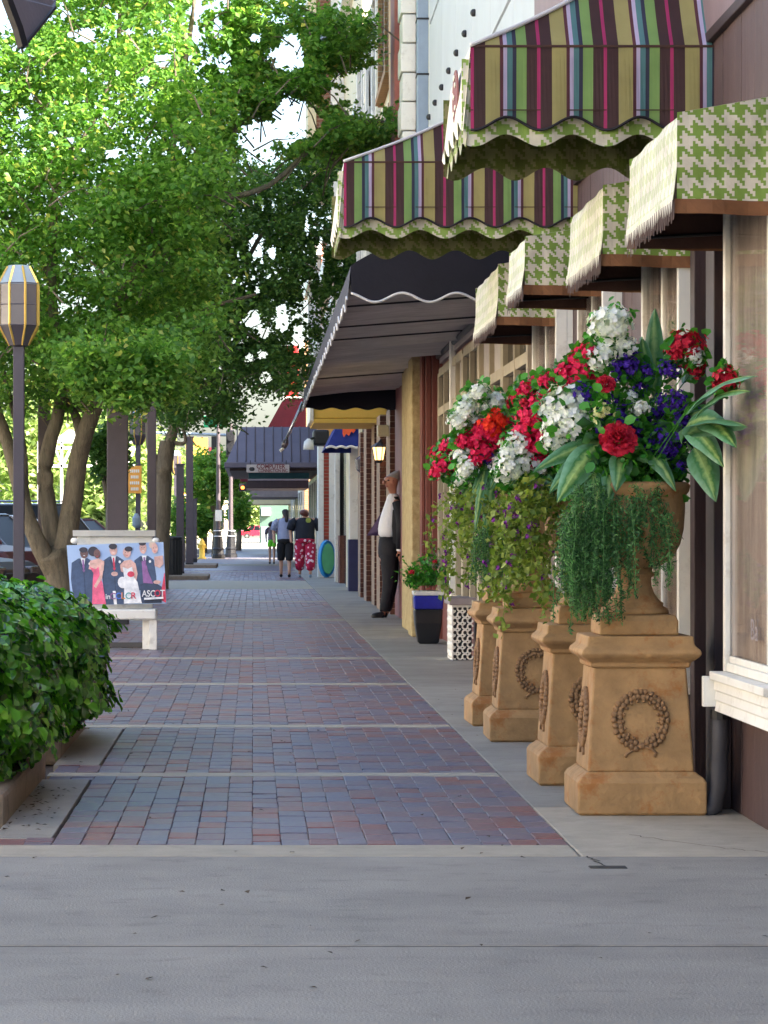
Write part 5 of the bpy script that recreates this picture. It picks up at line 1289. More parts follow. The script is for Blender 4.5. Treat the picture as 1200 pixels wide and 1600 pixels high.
def plate(px0, py0, px1, py1, Y, label, rows=4):
    a, b = P(px0, py1, Y), P(px1, py0, Y); t = thing('parking_sign', label, 'sign', ((a.x + b.x) / 2, Y, a.z), 'orange parking signs')
    B('plate', M['orange_s'], t, a.x, b.x, Y, Y + .015, a.z, b.z, bevel=.01)
    h = (b.z - a.z) / (rows + .6); mb = MB()
    for k in range(rows):
        z = a.z + h * (k + .5); w_ = (b.x - a.x) * (.36 if k % 2 else .3); xc = (a.x + b.x) / 2; n = 5
        for j in range(n): x = xc - w_ + 2 * w_ * j / n; mb.box(x, x + 1.5 * w_ / n, Y - .004, Y - .001, z, z + h * .5)
    mb.build('lettering', M['canvas_w'], t); return t
plate(200, 728, 221, 771, 69.8, 'larger orange parking sign on the second street lamp'); plate(281, 770, 293, 786, 107.8, 'small orange sign farther along the posts', 3)
bn = thing('litter_bin', 'black cylindrical litter bin beside the posts', 'bin', (-1.72, 62, 0)); MB().lathe([(.17, 0), (.185, .03), (.185, .84), (.2, .85), (.2, .9), (.17, .92)], (-1.72, 62, 0), 20).build('drum', M['black'], bn)
for q in range(20): a = 2 * PI * q / 20; B('slat', M['black'], bn, -1.72 + .188 * math.cos(a) - .012, -1.72 + .188 * math.cos(a) + .012, 62 + .188 * math.sin(a) - .012, 62 + .188 * math.sin(a) + .012, .04, .83)
bn2 = thing('newspaper_box', 'dark navy newspaper box behind the litter bin', 'box', (-1.85, 72, 0)); B('case', M['navy'], bn2, -2.0, -1.72, 72, 72.35, .1, .85, bevel=.02); B('stand', M['black'], bn2, -1.92, -1.8, 72.1, 72.25, 0, .1); B('window', M['smoke'], bn2, -1.96, -1.76, 71.99, 72.0, .5, .78)
hy = thing('fire_hydrant', 'yellow fire hydrant on the far left of the sidewalk', 'hydrant', (-1.82, 103, 0)); MB().lathe([(.15, 0), (.15, .04), (.10, .06), (.10, .46), (.13, .48), (.13, .52), (.10, .54), (.09, .62), (.04, .69), (.03, .72)], (-1.82, 103, 0), 16).build('barrel', M['hyd'], hy, smooth=True)
for dx in (-1, 1): MB().tube([(-1.82, 103, .42), (-1.82 + dx * .16, 103, .42)], .05, 10).build('outlet', M['hyd'], hy)
def signal_post(x, Y, label, h=5.6):
    t = thing('signal_post', label, 'signal post', (x, Y, 0), 'fluted signal posts at the crossing')
    MB().lathe([(.24, 0), (.24, .12), (.2, .16), (.19, .3), (.22, .33), (.17, .4), (.15, .75), (.17, .78), (.12, .84), (.11, .95), (.13, .98), (.085, 1.05)], (x, Y, 0), 12).build('base', M['black'], t, smooth=False)
    MB().lathe([(.085, 1.05), (.06, h)], (x, Y, 0), 12).build('shaft', M['post'], t)
    for z in (.32, .78, .98): MB().lathe([(.19 - z * .03, z), (.2 - z * .03, z + .02), (.19 - z * .03, z + .04)], (x, Y, 0), 12).build('ring', M['offwhite'], t)
    return t
sp1 = signal_post(-1.25, 104, 'nearer fluted signal post with a white notice'); sp2 = signal_post(-.82, 107, 'farther fluted signal post, right of the nearer one', 5.0)
B('notice', M['white'], sp1, -1.36, -1.12, 103.8, 103.85, 1.35, 1.75)
ts = thing('traffic_signal', 'black traffic signal head high on the signal post', 'traffic light', (-.85, 104, 2.9)); a, b = P(353, 740, 104), P(367, 672, 104); B('head', M['black'], ts, a.x, b.x, 104, 104.4, a.z + .6, b.z, bevel=.03)
for z in (.3, .7, 1.1): MB().tube([((a.x + b.x) / 2, 104, b.z - z), ((a.x + b.x) / 2, 103.75, b.z - z)], .11, 10).build('visor', M['black'], ts)
ps = thing('crossing_signal', 'small lit orange crossing signal beside the far tree', 'signal', P(379, 762, 103)); c = P(379, 762, 103.2); B('case', M['black'], ps, c.x - .13, c.x + .13, 103.2, 103.4, c.z - .13, c.z + .15); MB().ball((c.x, 103.18, c.z), (.07, .03, .07)).build('lens', M['sig'], ps)
gs = thing('street_name_sign', 'green street name sign hung over the crossing', 'sign', P(335, 658, 115)); a, b = P(318, 668, 115), P(352, 650, 115); B('plate', M['signg'], gs, a.x, b.x, 115, 115.03, a.z, b.z, bevel=.01)
ma = thing('mast_arm', 'grey traffic mast arm over the far crossing', 'pole', P(300, 700, 118)); a, b = P(200, 690, 118), P(360, 680, 118); MB().tube([(b.x, 118, 0), (b.x, 118, b.z)], .1, 8).build('pole', M['steel_b'], ma); MB().tube([(b.x, 118, b.z), (a.x, 118, a.z + .4)], .06, 8).build('arm', M['steel_b'], ma)
B('signal_head', M['black'], ma, -1.7, -1.4, 117.8, 118.1, b.z - .7, b.z - .05)
# kerbed pits in the far pavement
for (x0, x1, y0, y1) in ((-2.4, -.95, 61, 64), (-2.5, -1.0, 79, 83)):
    t = thing('tree_pit_kerb', 'low dark kerb round the planting pit beside the ' + ('litter bin' if y0 < 70 else 'post beyond the bin'), 'kerb', (x0, y0, 0)); B('kerb', M['curb'], t, x0, x1, y0, y1, -.03, .09, bevel=.02)
# parking meters
def meter(x, y, label):
    t = thing('parking_meter', label, 'parking meter', (x, y, 0), 'parking meters along the kerb'); MB().tube([(x, y, 0), (x, y, 1.1)], .03, 8).build('pole', M['post'], t); MB().lathe([(.05, 1.1), (.09, 1.16), (.09, 1.32), (.03, 1.42)], (x, y, 0), 10).build('head', M['steel_b'], t)
for i, y in enumerate((63, 78, 86, 98, 112)): meter(-2.55, y, ['first parking meter beyond the widest post', 'second parking meter from the front', 'third parking meter from the front', 'fourth parking meter, near the hydrant', 'farthest parking meter, by the signal posts'][i])

# sheet canopy corner above the left of the camera
rc = thing('canopy_corner', 'corner of a dark grey sheet canopy at the top left corner', 'canopy', (-1.6, 9, 0))
a = [P(8, -8, 9), P(38, 73, 9), P(86, 12, 9.3), P(88, -60, 9.6), P(-300, -200, 9.8), P(-300, -160, 9)]
mb = MB(); mb.loft([a, [p + Vector((0, .05, .03)) for p in a]]); mb.build('sheet', mat('grey_sheet', C(116, 112, 118), .5, .1), rc)
MB().tube([P(8, -8, 8.98), P(28, 45, 8.98), P(36, 74, 8.98)], .02, 6).build('dark_edge', M['black'], rc); MB().tube([P(36, 74, 8.98), P(86, 12, 9.28)], .006, 6).build('edge', M['black'], rc)
B('post', M['post'], rc, -1.75, -1.6, 9.1, 9.25, 0, 3.1)

# ------------------------------------------------------------------ trees
def inpoly(x, y, poly):
    c = False; j = len(poly) - 1
    for i in range(len(poly)):
        xi, yi = poly[i]; xj, yj = poly[j]
        if (yi > y) != (yj > y) and x < (xj - xi) * (y - yi) / (yj - yi) + xi: c = not c
        j = i
    return c
def crown_points(polys, gaps, Y, dY, nclump, per, rc, seed, cover=None):
    """leaf positions gathered in small clumps that hang on the twigs; loose towards the outline"""
    rr = random.Random(seed); rg = np.random.default_rng(seed); out = []; cl = []
    xs = [p[0] for q in polys for p in q]; ys_ = [p[1] for q in polys for p in q]; k = 0
    while k < nclump:
        x, y = rr.uniform(min(xs), max(xs)), rr.uniform(min(ys_), max(ys_))
        if not any(inpoly(x, y, q) for q in polys): continue
        if any(((x - g[0]) / g[2]) ** 2 + ((y - g[1]) / g[3]) ** 2 < 1 and rr.random() < .985 for g in gaps): continue
        yy = Y + rr.uniform(-dY, dY); c = P(395 + (x - 395), y, Y); c = Vector((c.x, yy, c.z)); cl.append(c); k += 1
        n = int(per * rr.uniform(.5, 1.5)); r = rc * rr.uniform(.6, 1.35)
        pts = rg.normal(size=(n, 3)) * np.array([r, r, r * .55]) * .6 + np.array(c)
        X_ = 395 + 4500 * pts[:, 0] / pts[:, 1]; Z_ = 825 - 4500 * (pts[:, 2] - 1.1) / pts[:, 1]; keep = np.ones(n, bool)
        for g in gaps:                                   # holes in the crown
            an = np.arctan2(Z_ - g[1], X_ - g[0]); wob = 1 + .22 * np.sin(3 * an + g[0]) + .15 * np.sin(7 * an + g[1])
            keep &= ~((((X_ - g[0]) / g[2]) ** 2 + ((Z_ - g[1]) / g[3]) ** 2 < wob * rg.uniform(.7, 1.1, n)) & (rg.uniform(0, 1, n) < .97))
        out.append(pts[keep])
    return np.concatenate(out), cl
def limbs(mb, base, segs):
    for pts, r0, r1 in segs:
        n = len(pts); mb.tube(pts, [r0 + (r1 - r0) * i / (n - 1) for i in range(n)], 10)
def smooth_path(pts, n=4):
    pts = [Vector(p) for p in pts]; out = []
    for i in range(len(pts) - 1):
        p0 = pts[max(0, i - 1)]; p1, p2 = pts[i], pts[i + 1]; p3 = pts[min(len(pts) - 1, i + 2)]
        for k in range(n):
            t = k / n; out.append(.5 * ((2 * p1) + (p2 - p0) * t + (2 * p0 - 5 * p1 + 4 * p2 - p3) * t * t + (3 * p1 - p0 - 3 * p2 + p3) * t ** 3))
    out.append(pts[-1]); return out
# near tree, several stems
Yt = 35
t1 = thing('maple_tree', 'large multi stemmed street tree at the left, its top in full sun', 'tree', (-2.4, Yt, 0)); tr = MB()
W = lambda L: smooth_path([P(x, y, Yt + d) for x, y, d in L])
limbs(tr, None, [(W([(93, 975, 0), (93, 930, 0), (92, 890, 0), (80, 862, -.1)]), .2, .17)])
limbs(tr, None, [(W([(92, 905, 0), (100, 860, 0), (112, 790, .1), (122, 720, .1), (135, 670, 0), (155, 620, 0), (170, 560, 0), (190, 470, 0), (230, 380, 0), (260, 300, 0)]), .15, .05),
                 (W([(88, 900, .1), (84, 850, .1), (76, 800, .1), (70, 740, .1), (78, 690, .1), (92, 640, .1), (90, 560, .1), (80, 440, .1), (85, 300, .1)]), .13, .05),
                 (W([(86, 900, 0), (60, 850, -.1), (40, 800, -.1), (22, 730, -.1), (8, 680, 0), (-10, 620, 0), (-30, 500, 0)]), .12, .05),
                 (W([(45, 805, -.1), (38, 760, 0), (36, 700, 0), (20, 640, 0), (0, 560, 0)]), .06, .03),
                 (W([(128, 690, 0), (118, 650, .2), (104, 620, .2), (96, 560, .3)]), .07, .03),
                 (W([(10, 690, .2), (-5, 640, .2), (-15, 560, .2)]), .08, .04),
                 (W([(170, 560, 0), (250, 510, .2), (330, 480, .4), (400, 460, .6)]), .05, .02), (W([(200, 450, 0), (300, 330, 0), (420, 290, 0), (520, 200, 0), (600, 190, 0)]), .05, .015),
                 (W([(230, 380, 0), (330, 250, .3), (400, 160, .3), (430, 90, .3)]), .05, .015), (W([(260, 300, 0), (280, 150, 0), (300, 30, 0), (310, -80, 0)]), .05, .02), (W([(85, 300, 0), (140, 200, 0), (180, 100, 0), (190, -50, 0)]), .05, .02),
                 (W([(120, 240, 0), (60, 160, 0), (30, 60, 0)]), .03, .015), (W([(85, 440, .1), (20, 350, .3), (-40, 300, .4)]), .04, .02)])
tr.build('trunk', M['bark'], t1, smooth=True)
polyA = [(-200, -260), (330, -260), (380, -60), (350, 10), (330, 60), (300, 95), (345, 130), (330, 200), (350, 300), (330, 400), (350, 470), (330, 560), (280, 615), (240, 600), (200, 628), (150, 600), (100, 640), (60, 600), (20, 625), (-60, 650), (-200, 600)]
rg0 = random.Random(77)
gapsA = [(rg0.uniform(0, 340), rg0.uniform(0, 240), rg0.uniform(3, 9), rg0.uniform(2, 7)) for _ in range(70)] + [(rg0.uniform(0, 340), rg0.uniform(240, 600), rg0.uniform(2, 5), rg0.uniform(2, 4)) for _ in range(40)] + [(325, 110, 22, 24), (180, 240, 18, 9), (318, 40, 26, 40), (345, 20, 30, 24), (130, 55, 26, 14), (30, 75, 14, 10), (255, 95, 18, 14), (225, 125, 12, 8), (305, 30, 14, 40), (100, 390, 8, 6), (110, 395, 6, 5), (145, 485, 8, 5), (36, 180, 9, 7), (165, 170, 6, 5), (200, 50, 10, 8), (20, 20, 50, 40)]
polyB = [(330, 20), (360, 0), (430, 20), (500, 30), (560, 40), (585, 75), (580, 105), (530, 90), (480, 120), (530, 140), (540, 200), (640, 160), (650, 190), (640, 215), (560, 255), (520, 240), (470, 250), (430, 235), (380, 250), (330, 240)]
gapsB = [(452, 85, 30, 32), (460, 190, 44, 40), (400, 215, 34, 30), (350, 100, 14, 20), (400, 60, 12, 10), (505, 60, 8, 6), (340, 45, 10, 20), (590, 130, 50, 30), (520, 150, 18, 14)]
pts1, cl = crown_points([polyA], gapsA, Yt, 2.3, 1250, 135, .31, 1)
ptsB, cl2 = crown_points([polyB], gapsB, Yt + .5, 1.0, 280, 120, .20, 2)
ptsD, cl3 = crown_points([[(120, 540), (300, 540), (285, 612), (240, 625), (205, 634), (165, 630), (130, 615)]], [], 31.9, .45, 60, 150, .24, 9)
pts1 = np.concatenate([pts1, ptsB, ptsD])
leaves('crown', pts1, .074, M['leaf_t'], t1, up=.3, seed=11, aspect=.66, jitter=.5)
tg = MB()
for c in (cl + cl2)[::3]:
    s = c + Vector((rnd.uniform(-.5, .5), rnd.uniform(-.3, .3), rnd.uniform(-.5, -.1))); tg.tube([s, (s + c) / 2 + Vector((0, 0, .06)), c], [.012, .009, .004], 4)
tg.build('twigs', M['bark'], t1, kind='stuff')
# second tree, darker
Y2 = 52
t2 = thing('dark_street_tree', 'darker second street tree leaning over the sidewalk behind the posts', 'tree', (-1.55, Y2, 0)); tr = MB()
W = lambda L: smooth_path([P(x, y, Y2 + d) for x, y, d in L])
limbs(tr, None, [(W([(246, 925, 0), (248, 860, 0), (252, 790, 0), (256, 730, 0), (262, 690, 0)]), .2, .15), (W([(262, 700, 0), (275, 660, 0), (300, 610, 0), (340, 540, 0), (400, 470, 0), (450, 430, 0)]), .11, .03),
                 (W([(252, 740, 0), (235, 700, 0), (232, 640, .2), (228, 560, .2), (235, 450, .2)]), .09, .03), (W([(300, 610, 0), (370, 580, 0), (440, 560, 0)]), .05, .02), (W([(262, 690, 0), (290, 690, -.1), (275, 640, 0)]), .05, .02),
                 (W([(340, 540, 0), (380, 420, 0), (430, 340, 0), (500, 300, 0)]), .06, .02)])
tr.build('trunk', M['bark'], t2, smooth=True)
polyC = [(180, 280), (350, 285), (400, 260), (440, 275), (480, 245), (560, 240), (560, 420), (545, 430), (515, 480), (500, 540), (490, 580), (470, 600), (440, 620), (410, 615), (380, 590), (360, 620), (360, 665), (330, 655), (310, 640), (285, 680), (255, 690), (235, 640), (200, 630), (160, 560)]
gapsC = [(rg0.uniform(340, 540), rg0.uniform(290, 600), rg0.uniform(2, 5), rg0.uniform(2, 7)) for _ in range(60)] + [(270, 520, 20, 10), (395, 500, 14, 18), (412, 520, 10, 10), (270, 600, 10, 8), (400, 385, 14, 22), (425, 395, 8, 12), (370, 440, 10, 8), (440, 500, 12, 26), (465, 530, 10, 24), (480, 465, 8, 30), (415, 590, 12, 12), (390, 560, 10, 8), (410, 555, 10, 8), (500, 400, 6, 40), (480, 350, 5, 20), (530, 300, 12, 24)]
pts2, cl = crown_points([polyC], gapsC, Y2, 2.0, 850, 130, .36, 5)
leaves('crown', pts2, .08, M['leaf_d'], t2, up=.3, seed=12, aspect=.65, jitter=.5)
tg = MB()
for c in cl[::3]:
    s = c + Vector((rnd.uniform(-.5, .5), rnd.uniform(-.3, .3), rnd.uniform(-.5, -.1))); tg.tube([s, c], [.014, .005], 4)
tg.build('twigs', M['bark'], t2, kind='stuff')
def far_tree(label, px, Y, top, bot, w_, m='leaf_t', n=3500, size=.2, name='street_tree', seed=0, trunk=True):
    c = P(px, (top + bot) / 2, Y); hz = (bot - top) / 2 * Y / 4500; hx = w_ / 2 * Y / 4500
    t = thing(name, label, 'tree', (c.x, Y, 0), 'trees farther down the street'); rg = np.random.default_rng(seed + 20)
    K = 40; cc = rg.normal(size=(K, 3)); cc /= np.linalg.norm(cc, axis=1)[:, None]; cc *= rg.uniform(.3, .9, K)[:, None]; cc = cc * np.array([hx, hx, hz])
    pts = cc[rg.integers(0, K, n)] + rg.normal(size=(n, 3)) * np.array([hx, hx, hz]) * .17 + np.array([c.x, Y, c.z])
    leaves('crown', pts, size, M[m], t, up=.5, seed=seed)
    if trunk:
        mb = MB(); mb.tube([(c.x, Y, -.1), (c.x + .05, Y, c.z * .4), (c.x, Y, c.z)], [.16, .12, .06], 8); mb.tube([(c.x + .05, Y, c.z * .4), (c.x + hx * .5, Y, c.z + hz * .3)], [.08, .03], 6); mb.tube([(c.x + .05, Y, c.z * .45), (c.x - hx * .5, Y, c.z + hz * .3)], [.08, .03], 6)
        mb.build('trunk', M['bark'], t, smooth=True)
far_tree('rounded green tree beside the signal posts', 336, 112, 690, 800, 100, 'leaf_t', 5000, .22, seed=1)
far_tree('small sapling near the hydrant', 282, 96, 770, 860, 46, 'leaf_t', 1500, .16, seed=2)
far_tree('green tree at the far corner right of the signal posts', 372, 140, 760, 835, 40, 'leaf_t', 2000, .25, seed=3)
far_tree('low green tree behind the rounded tree', 318, 132, 775, 840, 60, 'leaf_t', 2000, .25, seed=4)
far_tree('dark leafy tree between the widest post and the forked trunk', 170, 60, 640, 760, 80, 'leaf_d', 3000, .14, seed=5)
for i, (px, Y, tp_, bt_, w_) in enumerate(((40, 150, 560, 850, 240), (150, 130, 700, 850, 120), (190, 170, 640, 860, 160), (110, 200, 600, 830, 220), (-60, 170, 520, 850, 220), (215, 240, 660, 840, 140), (270, 260, 690, 840, 110), (395, 420, 770, 835, 90), (440, 420, 740, 830, 80))):
    far_tree(['sunny bush behind the parked cars at the left', 'bright yellow green bush left of the widest post', 'tall sunny tree behind the posts', 'broad sunny tree across the street', 'sunny tree at the left edge across the street', 'far sunny tree by the crossing', 'distant sunny tree behind the signals', 'distant tree at the end of the street', 'distant tree right of the street end'][i], px, Y, tp_, bt_, w_, 'leaf_f', 5000, .45, 'sunny_tree', 30 + i)

# ------------------------------------------------------------------ cars
def make_car(body, label, L=4.6, W_=1.8, H=1.45, suv=False):
    t = thing('parked_car', label, 'car', (0, 0, 0), 'cars parked nose in along the kerb')
    w2 = W_ / 2; hz = .95 if suv else .86
    prof = [(0, .30), (-.02, .55), (.05, .70), (.25, hz - .06), (1.15, hz + .04), (L - .5, hz + .05), (L - .08, hz), (L, .6), (L - .02, .3), (L - .4, .24), (.4, .24)]
    rings = []
    for y, s, dz in ((-w2, .93, 0), (-w2 + .0, 1, 0), (-w2 * .99, 1, 0)): pass
    mb = MB(); cx = L / 2
    for_y = [(-w2 + .0, .86), (-w2 + .03, .95), (-w2 + .12, 1.0), (w2 - .12, 1.0), (w2 - .03, .95), (w2, .86)]
    mb.loft([[(-(cx + (x - cx) * (1 - (1 - s) * .35)), y, .24 + (z - .24) * (1 - (1 - s) * .5)) for x, z in prof] for y, s in for_y])
    mb.build('body', M[body], t, bevel=.02, smooth=False, local=True)
    fx, rx = (1.1, L - (.15 if suv else .7)); tf, tr_ = (1.75, L - (.35 if suv else 1.35)); zt = H
    zc = hz + .03
    lo = [(-fx, -w2 + .1), (-fx, w2 - .1), (-rx, w2 - .1), (-rx, -w2 + .1)]; hi = [(-tf, -w2 + .24), (-tf, w2 - .24), (-tr_, w2 - .24), (-tr_, -w2 + .24)]
    MB().loft([[(x, y, zc) for x, y in lo], [(x, y, zt) for x, y in hi]]).build('glasshouse', M['car_glass'], t, local=True)
    MB().loft([[(x * 1.0, y * 1.01, zt - .03) for x, y in hi], [(x * 1.0, y * .98, zt + .03) for x, y in hi], [(x * .97 - .06, y * .8, zt + .05) for x, y in hi]]).build('roof', M[body], t, bevel=.02, local=True)
    for s in (-1, 1):
        for f in (0, .34, .66, 1):
            xa = -(fx + (rx - fx) * f); xb = -(tf + (tr_ - tf) * f); MB().tube([(xa, s * (w2 - .1), zc), (xb, s * (w2 - .24), zt)], .035 if f in (0, 1) else .025, 6).build('pillar', M[body], t, local=True)

    for x in (.85, L - .85):
        for s in (-1, 1):
            wh = MB(); n = 20; R0 = .33
            rr_ = lambda r, y: [(-x + r * math.cos(2 * PI * q / n), y, .2 + r * math.sin(2 * PI * q / n)) for q in range(n)]
            wh.loft([rr_(R0 * .9, s * (w2 - .2)), rr_(R0, s * (w2 - .17)), rr_(R0, s * (w2 + .0)), rr_(R0 * .9, s * (w2 + .02)), rr_(R0 * .62, s * (w2 + .015))]); o = wh.build('wheel', M['rubber'], t, local=True)
            rm = MB(); rm.loft([rr_(R0 * .6, s * (w2 + .016)), rr_(R0 * .5, s * (w2 + .005)), rr_(R0 * .15, s * (w2 + .02))]); rm.build('rim', M['chrome'], o, local=True)
            ar = MB(); ar.tube([(-x + .40 * math.cos(a), s * (w2 - .01), .2 + .40 * math.sin(a)) for a in [PI * i / 12 for i in range(13)]], .035, 6); ar.build('wheel_arch', M['rubber'], t, local=True)
    for s in (-1, 1):
        MB().box(-.16, .0, s * w2 * .62 - .2, s * w2 * .62 + .2, .6, .74).build('headlight', M['smoke'], t, bevel=.03, local=True)
        MB().box(-.36, -.28, s * w2 - .02, s * w2 + .012, .58, .63).build('marker_light', M['sig'] if False else mat('amber_lens', C(236, 110, 40), .3, .05), t, bevel=.01, local=True)
        MB().box(-fx - .42, -fx - .3, s * (w2 + .1) - .1, s * (w2 + .1) + .06, zc + .05, zc + .2).build('mirror', M[body], t, bevel=.03, local=True)
        MB().box(-2.3, -2.15, s * w2 - .015, s * w2 + .02, hz - .14, hz - .11).build('door_handle', M['chrome'], t, local=True)
        MB().box(-L + .05, -L + .6, s * w2 * .9 - .1, s * w2 * .9 + .06, .62, .8).build('tail_light', M['red_p'], t, bevel=.02, local=True)
    MB().box(-.02, .035, -.45, .45, .45, .66).build('grille', M['black'], t, bevel=.01, local=True); MB().box(-.1, .05, -w2 + .1, w2 - .1, .28, .44).build('bumper', M[body], t, bevel=.04, local=True)
    if suv:
        for s in (-1, 1): MB().tube([(-tf - .1, s * .55, zt + .07), (-tf - .1, s * .55, zt + .11), (-tr_ + .1, s * .55, zt + .11), (-tr_ + .1, s * .55, zt + .07)], .02, 6).build('roof_rail', M['chrome'], t, local=True)
    return t
M['car_br'] = mat('bronze_car_paint', C(70, 52, 40), .45, .1, 2, 0, spec=.25); M['car_rd'] = mat('maroon_car_paint', C(70, 14, 26), .4, .1, 2, 0, spec=.3); M['car_bk'] = mat('black_car_paint', C(22, 22, 28), .25, .05, 2, 0, coat=1)
M['car_wh'] = mat('silver_car_paint', C(170, 174, 180), .3, .05, 2, 0, metal=.3, coat=1); M['car_r2'] = mat('red_car_paint', C(176, 30, 56), .3, .05, 2, 0, coat=1)
cars = [('car_br', 'bronze sedan nosed to the kerb behind the hedge and near lamp', -2.95, 36.5, False, 1.42), ('car_rd', 'maroon sport utility with roof rails behind the forked tree', -3.1, 42.5, True, 1.85), ('car_bk', 'black sedan between the forked tree and the widest post', -3.2, 53, False, 1.45),
        ('car_wh', 'silver car right of the widest post, mostly hidden', -3.3, 60, False, 1.45), ('car_bk', 'second black car farther along the kerb', -3.3, 72, True, 1.8), ('car_rd', 'far maroon car in the parking row', -3.3, 84, False, 1.45)]
for b_, l_, x, y, sv, h in cars:
    c = make_car(b_, l_, suv=sv, H=h); c.location = (x, y, -.13); c.rotation_euler.z = R(-22)
rcar = make_car('car_r2', 'small red car crossing at the end of the street'); rcar.location = (3.0, 360, -.1); rcar['group'] = 'cars at the far end'

# ------------------------------------------------------------------ unseen row across the street, added to bounce sunlight and show in glass
for (y0, y1, h, lab, c) in ((-22, -2, 9, 'unseen cream stucco row behind the camera, added across the street for bounced light', (222, 208, 180)), (-1.9, 18, 11, 'unseen pale block opposite the flower urns, added for bounced light', (214, 204, 188)), (18.1, 44, 8, 'unseen white store opposite the black awning, added for bounced light', (228, 222, 210))):
    t = thing('bounce_building', lab, 'building', (-19, (y0 + y1) / 2, 0)); B('wall', mat('bounce_stucco', C(*c), .85, .08, .5, .2), t, -30, -19, y0, y1, -.1, h); B('cornice', M['white'], t, -19, -18.7, y0, y1, h - .4, h)
    y = y0 + 1.5
    while y < y1 - 2:
        for z in (.8, 4.6):
            wd = B('window', M['darkglass'], t, -19, -18.96, y, y + 1.6, z, z + 2); B('sill', M['white'], wd, -19, -18.85, y - .1, y + 1.7, z - .12, z)
        y += 3.4
# ------------------------------------------------------------------ far end and across the street
gk = thing('green_kiosk', 'dark green building with a wall air conditioner at the street end', 'building', (2.0, 225, 0)); a, b = P(406, 850, 215), P(470, 792, 215); B('wall', M['dgreen'], gk, a.x, 6, 215, 225, -.1, b.z + .3)
B('air_conditioner', M['sign_w'], gk, a.x + .1, a.x + .8, 214.5, 215, 2.0, 2.6, bevel=.03); B('door', M['steel_b'], gk, a.x + .1, a.x + .7, 214.95, 215, 0, 1.2)
fb = thing('yellow_sign_building', 'distant building with a yellow and red roof sign', 'building', (-5, 300, 0)); B('wall', M['cream'], fb, -9, -2.5, 300, 320, -.1, 7.5); B('sign_panel', M['orange_s'], fb, -7, -4.7, 299.8, 300, 7.5, 10.5); B('sign_panel', M['red_p'], fb, -4.6, -3.2, 299.8, 300, 6.5, 9.5)
B('window', M['darkglass'], fb, -8.5, -3, 299.9, 300, 1, 3)
brg = thing('white_truss', 'white lattice truss in the sunny park across the street', 'truss', (-12, 115, 2)); tm = MB()
a, b = P(60, 690, 115), P(210, 690, 115); lo_ = P(60, 728, 115).z
for z in (a.z, a.z - .25, lo_): tm.box(a.x, b.x, 115, 115.2, z - .06, z + .06)
n = 6
for k in range(n):
    x0 = a.x + (b.x - a.x) * k / n; x1 = a.x + (b.x - a.x) * (k + 1) / n; xm = (x0 + x1) / 2
    tm.tube([(x0, 115.1, a.z - .25), (xm, 115.1, lo_)], .06, 6); tm.tube([(xm, 115.1, lo_), (x1, 115.1, a.z - .25)], .06, 6)
for x in (a.x, (a.x + b.x) / 2 - 1.0): tm.box(x - .05, x + .05, 115, 115.2, -.1, a.z)
tm.build('lattice', M['white'], brg); rf = MB(); rf.prism([(P(85, 690, 115).x, a.z + .07), (P(108, 672, 115).x, a.z + .5), (P(150, 690, 115).x, a.z + .07)], 'y', 115, 118); rf.build('peak', M['white'], brg)
lawn = MB().box(-60, -12, 80, 260, -.15, .01).build('lawn', mat('sunny_grass', C(112, 136, 54), .9, .3, 1, .5, 20), kind='structure')

# ------------------------------------------------------------------ people
def eng(cx, Y, foot, pxm):
    return lambda px, py, dy=0: ((px - 395) / pxm, Y + dy, 1.1 - (py - 825) / pxm)
def cloth(name, chains, m, parent, n=20, sub=1):
    """garment of horizontal oval sections"""
    mb = MB()
    for ch in chains:
        mb.loft([[(x + rx * math.cos(2 * PI * q / n), y + ry * math.sin(2 * PI * q / n), z + .006 * math.sin(q * 2.3 + z * 9)) for q in range(n)] for x, y, z, rx, ry in ch])
    return mb.build(name, m, parent, smooth=True, sub=sub)
# the man in the suit
mY = 35.4; g0 = eng(0, mY, 965, 127.1)
g = lambda px, py, dy=0: g0(px - (6 if py < 900 else 3), py, dy)
man = thing('person', 'grey haired man in an open black suit and white shirt leaning by the brick doorway', 'person', (1.6, mY, 0))
def V(px, py, dy, r, r2=None): x, y, z = g(px, py, dy); return (x, y, z, r) if r2 is None else (x, y, z, r, r2)
bd = [V(615, 848, 0, .075), V(616, 822, 0, .08), V(621, 795, 0, .09), V(621.5, 781, 0, .055), V(620.5, 772, 0, .042), V(618.5, 764, -.01, .060), V(616.5, 753, -.02, .102), V(618, 744, -.01, .108),
      V(622, 787, .2, .055), V(614, 818, .27, .045), V(606, 845, .25, .035), V(603, 860, .22, .028), V(602, 868, .2, .028), V(626, 788, -.19, .055), V(631, 820, -.25, .045), V(630, 848, -.25, .035), V(628, 866, -.24, .03),
      V(613, 860, -.07, .06), V(612, 905, -.1, .05), V(601, 955, -.1, .038), V(600, 962, -.1, .04), V(584, 963, -.16, .034), V(617, 860, .07, .06), V(616, 908, .09, .05), V(608, 955, .1, .038), V(605, 962, .1, .04), V(592, 962, .06, .034)]
ed = [(0, 1), (1, 2), (2, 3), (3, 4), (4, 5), (5, 6), (6, 7), (3, 8), (8, 9), (9, 10), (10, 11), (11, 12), (3, 13), (13, 14), (14, 15), (15, 16), (0, 17), (17, 18), (18, 19), (19, 20), (20, 21), (0, 22), (22, 23), (23, 24), (24, 25), (25, 26)]
skin('body', bd, ed, M['skin2'], man)
